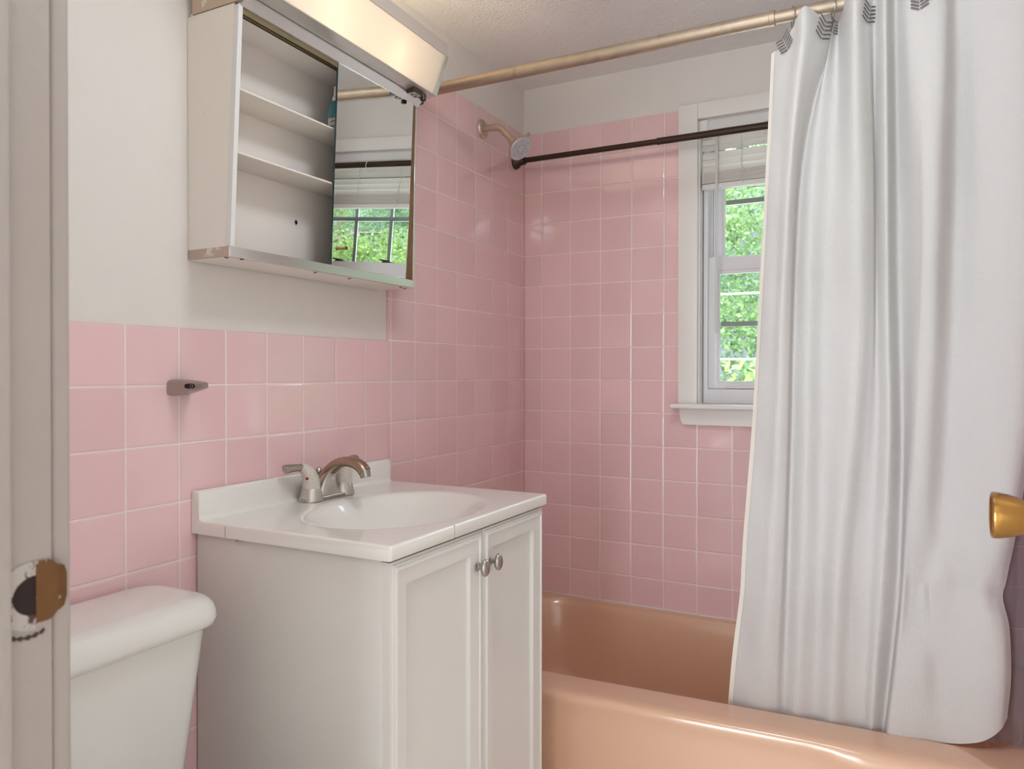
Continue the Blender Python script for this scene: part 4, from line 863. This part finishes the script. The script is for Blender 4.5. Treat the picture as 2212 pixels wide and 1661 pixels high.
# ------------------------------------------------------------------ outside
def tree(name, x, y, h, cr, leafm, seed, n, label, crown_z=0.35, size=0.16):
    rnd = random.Random(seed); g0 = -1.6
    root = thing(name, (x, y, g0), label, 'tree', 'trees beyond the window')
    b = BM(); tube(b, [(x, y, g0), (x + 0.1, y, g0 + h * 0.4), (x - 0.05, y + 0.1, g0 + h * 0.85)], [0.20, 0.14, 0.04], 10)
    cl = []
    for k in range(9):
        a = rnd.uniform(0, 2 * PI); z = g0 + h * rnd.uniform(crown_z, 0.95); r = cr * rnd.uniform(0.35, 0.95) * (1.1 - 0.6 * (z - g0) / h)
        p = Vector((x + r * math.cos(a), y + r * math.sin(a), z)); tube(b, [(x, y, z - 0.5), (lerp(x, p.x, 0.5), lerp(y, p.y, 0.5), z - 0.15), p], [0.06, 0.04, 0.015], 6)
    obj('trunk', b, M['bark'], root)
    for k in range(64):
        a = rnd.uniform(0, 2 * PI); tz = rnd.random(); z = g0 + h * lerp(crown_z * 0.75, 1.0, tz); R = cr * math.sin(PI * min(1, 0.22 + tz * 0.75)) ; r = R * math.sqrt(rnd.random())
        cl.append((Vector((x + r * math.cos(a), y + r * math.sin(a), z)), rnd.uniform(0.35, 0.75)))
    b = BM()
    for i in range(n):
        c, s = cl[i % len(cl)]
        d = Vector((rnd.gauss(0, 1), rnd.gauss(0, 1), rnd.gauss(0, 0.7))); d = d.normalized() * s * (rnd.random() ** 0.45)
        p = c + d; L = size * rnd.uniform(0.6, 1.2); W = L * 0.55
        nrm = (d.normalized() * 0.5 + Vector((rnd.gauss(0, 1), rnd.gauss(0, 1), rnd.gauss(0.5, 1)))).normalized(); _, u, w = frame_for(nrm); a = rnd.uniform(0, 2 * PI)
        e1 = u * math.cos(a) + w * math.sin(a); e2 = nrm.cross(e1)
        b.faces.new([b.verts.new(p - e1 * L / 2), b.verts.new(p + e2 * W / 2 + nrm * 0.01), b.verts.new(p + e1 * L / 2), b.verts.new(p - e2 * W / 2 + nrm * 0.01)])
    me = bpy.data.meshes.new('crown'); b.to_mesh(me); b.free(); me.materials.append(leafm)
    o = bpy.data.objects.new('crown', me); COL.objects.link(o); o.parent = root; o.location = -WLOC[root]; WLOC[o] = Vector((0, 0, 0))
    return root
TL = 'leafy tree in the green tree line beyond the garden'
TA = tree('leafy_tree', -2.1, 9.9, 8.5, 2.3, M['leaf'], 11, 34000, 'mid green leafy tree straight outside the window', 0.10, 0.10)
TB = tree('pine_tree', 2.6, 15.0, 10.5, 2.7, M['leaf2'], 12, 34000, 'blue green tree standing behind the leafy tree', 0.08, 0.10)
TC = tree('bright_tree', 9.2, 9.2, 8.2, 2.4, M['leaf3'], 13, 34000, 'yellow green tree seen in the cabinet mirror', 0.10, 0.10)
for src, x, y in ((TA, 14.8, 10.0), (TA, 7.9, 14.9), (TB, -3.6, 15.4), (TB, 13.8, 15.4), (TC, 4.0, 9.6)):
    t_ = dup(src, V(x, y, -1.6) - WLOC[src]); t_['label'] = TL

b = BM(); box(b, -8, 10, 0.16, 4.6, -1.7, -1.58)  # slab added below the view, whitened to throw daylight up at the ceiling
struct('bounce_slab', b, simple('pale_bounce_surface', srgb(238, 236, 230), 0.9, var=0.04, vscale=3), 'unseen pale slab added under the window to bounce light up', 'bounce_slab')
b = BM(); box(b, -14, 24, 4.6, 40, -1.9, -1.6)
struct('ground', b, M['lawn'], 'sunlit green lawn outside the window', 'lawn')
def hedge(name, x0, x1, y, z1, seed, leafm, label, n=9000, k=1.0):
    rnd = random.Random(seed); root = thing(name, ((x0 + x1) / 2, y, -1.6), label, 'hedge')
    b = BM()
    for i in range(n):
        p = Vector((rnd.uniform(x0, x1), y + rnd.gauss(0, 0.25), lerp(-1.6, z1, rnd.random() ** (0.6 if k < 2 else 0.9)) + rnd.gauss(0, 0.05))); L = rnd.uniform(0.06, 0.14) * k; W = L * 0.6
        nrm = Vector((rnd.gauss(0, 1), rnd.gauss(-0.4, 1), rnd.gauss(0.8, 1))).normalized(); _, u, w = frame_for(nrm); a = rnd.uniform(0, 2 * PI); e1 = u * math.cos(a) + w * math.sin(a); e2 = nrm.cross(e1)
        b.faces.new([b.verts.new(p - e1 * L / 2), b.verts.new(p + e2 * W / 2), b.verts.new(p + e1 * L / 2), b.verts.new(p - e2 * W / 2)])
    me = bpy.data.meshes.new('foliage'); b.to_mesh(me); b.free(); me.materials.append(leafm)
    o = bpy.data.objects.new('foliage', me); COL.objects.link(o); o.parent = root; o.location = -WLOC[root]; WLOC[o] = Vector((0, 0, 0)); o['kind'] = 'stuff'
hedge('hedge', -7, 14, 5.6, 0.12, 5, M['leaf3'], 'bright yellow green hedge low outside the window')
hedge('treeline', -16, 30, 19.0, 8.0, 6, M['leaf2'], 'dense dark tree line far behind the garden trees', 24000, 3.0)
for z0, z1, lab in ((0.498, 0.482, 'upper pale cable strung across the garden'), (0.104, 0.112, 'lower pale cable strung across the garden')):
    y = 2.2; b = BM(); tube(b, [(-5, y, z0 + 0.02), (0.4, y, z0), (1.0, y, z0 * 0.5 + z1 * 0.5), (7, y, z1 + 0.02)], 0.0055, 8); tag(obj('overhead_cable', b, M['wire']), lab, 'cable', 'cables outside the window')

# ------------------------------------------------------------------ fill lamps added out of view, sun and sky
hl = thing('hall_fill_lamp', (1.0, -2.95, CE - 0.09), 'unseen round fill lamp added on the hall ceiling', 'lamp')  # added lamp, never in view, gives fill from the hall
b = BM(); lathe(b, (1.0, -2.95, CE), (0, 0, -1), [(0, 0.17), (0.02, 0.175), (0.03, 0.165)], 32); obj('lamp_base', b, M['whiteplastic'], hl)
b = BM(); lathe(b, (1.0, -2.95, CE - 0.03), (0, 0, -1), [(0, 0.16), (0.02, 0.155), (0.045, 0.12), (0.06, 0.06), (0.063, 0.005)], 32); obj('lamp_shade', b, M['hall_fill'], hl)
cl_ = thing('ceiling_fill_lamp', (0.85, -1.40, CE - 0.09), 'unseen round fill lamp added over the bathroom floor', 'lamp')  # added lamp, never in view, brightens the left wall
b = BM(); lathe(b, (0.85, -1.40, CE), (0, 0, -1), [(0, 0.15), (0.018, 0.155), (0.026, 0.148)], 32); obj('lamp_base', b, M['whiteplastic'], cl_)
b = BM(); lathe(b, (0.85, -1.40, CE - 0.026), (0, 0, -1), [(0, 0.145), (0.02, 0.142), (0.045, 0.115), (0.06, 0.06), (0.063, 0.005)], 32); obj('lamp_shade', b, M['bath_fill'], cl_)
sun = bpy.data.lights.new('sun', 'SUN'); sun.energy = 1.2; sun.angle = 0.02; sun.color = (1.0, 0.95, 0.86)
so_ = bpy.data.objects.new('sun', sun); COL.objects.link(so_); so_.rotation_euler = Vector((0.45, 0.75, -0.75)).to_track_quat('-Z', 'Y').to_euler(); so_.location = (0, -6, 8)
wd = bpy.data.worlds.new('world'); SC.world = wd; wd.use_nodes = True; wt = wd.node_tree; bg = wt.nodes['Background']
# bright overcast-blue sky: pale and dimmer at the horizon, brightest overhead
tc = wt.nodes.new('ShaderNodeTexCoord'); sp_ = wt.nodes.new('ShaderNodeSeparateXYZ'); wt.links.new(tc.outputs['Generated'], sp_.inputs[0])
mr = wt.nodes.new('ShaderNodeMapRange'); mr.inputs['From Min'].default_value = 0.25; mr.inputs['From Max'].default_value = 0.75; mr.inputs['To Min'].default_value = SKY_LO; mr.inputs['To Max'].default_value = SKY_HI
wt.links.new(sp_.outputs[2], mr.inputs['Value']); wt.links.new(mr.outputs[0], bg.inputs[1]); bg.inputs[0].default_value = (0.74, 0.87, 1.0, 1)
pl = bpy.data.lights.new('window_portal', 'AREA'); pl.shape = 'RECTANGLE'; pl.size = WX1 - WX0; pl.size_y = WZ1 - WZ0; pl.cycles.is_portal = True
po = bpy.data.objects.new('window_portal', pl); COL.objects.link(po); po.location = ((WX0 + WX1) / 2, 0.142, (WZ0 + WZ1) / 2); po.rotation_euler = (-PI / 2, 0, 0)
# fill light added behind the camera; the hall has no window
al = bpy.data.lights.new('hall_fill_light', 'AREA'); al.shape = 'RECTANGLE'; al.size = 1.0; al.size_y = 1.5; al.energy = HALL_E; al.color = (0.84, 0.925, 1.0)
ao = bpy.data.objects.new('hall_fill_light', al); COL.objects.link(ao); ao.location = (0.55, -3.58, -0.2); ao.rotation_euler = (PI / 2, 0, 0)

# ------------------------------------------------------------------ lift everything so the floor is at zero
for o in list(SC.objects):
    if o.parent is None: o.location.z += ZO

# ------------------------------------------------------------------ camera
q = dict(f=1607.1336, X=1.20720, Y=-2.39680, Z=0.026392, yaw=-0.4832726, pitch=-0.0084229, roll=0.00095549, cy=816.66786)
W_, H_ = 2212, 1661
cy_, sy_ = math.cos(q['yaw']), math.sin(q['yaw'])
fwd = Vector((sy_ * math.cos(q['pitch']), cy_ * math.cos(q['pitch']), math.sin(q['pitch']))); right = Vector((cy_, -sy_, 0)); up = right.cross(fwd)
r2 = right * math.cos(q['roll']) + up * math.sin(q['roll']); u2 = up * math.cos(q['roll']) - right * math.sin(q['roll'])
cam = bpy.data.cameras.new('camera'); co = bpy.data.objects.new('camera', cam); COL.objects.link(co)
co.matrix_world = Matrix(((r2.x, u2.x, -fwd.x, q['X']), (r2.y, u2.y, -fwd.y, q['Y']), (r2.z, u2.z, -fwd.z, q['Z'] + ZO), (0, 0, 0, 1)))
cam.sensor_width = 36; cam.lens = q['f'] / W_ * 36; cam.shift_x = 0.0; cam.shift_y = -(H_ / 2 - q['cy']) / W_
cam.clip_start = 0.02; cam.clip_end = 200
cam.dof.use_dof = True; cam.dof.focus_distance = 1.9; cam.dof.aperture_fstop = 8.0
SC.camera = co
SC.view_settings.view_transform = 'Standard'; SC.view_settings.look = 'None'; SC.view_settings.gamma = 1.0; SC.view_settings.use_curve_mapping = False
SC.view_settings.exposure = 0.06
cy = SC.cycles
cy.use_denoising = True; cy.use_adaptive_sampling = True; cy.adaptive_threshold = 0.04; cy.max_bounces = 9; cy.diffuse_bounces = 5; cy.glossy_bounces = 4; cy.transmission_bounces = 6; cy.transparent_max_bounces = 12
cy.sample_clamp_indirect = 6.0; cy.caustics_reflective = False; cy.caustics_refractive = False
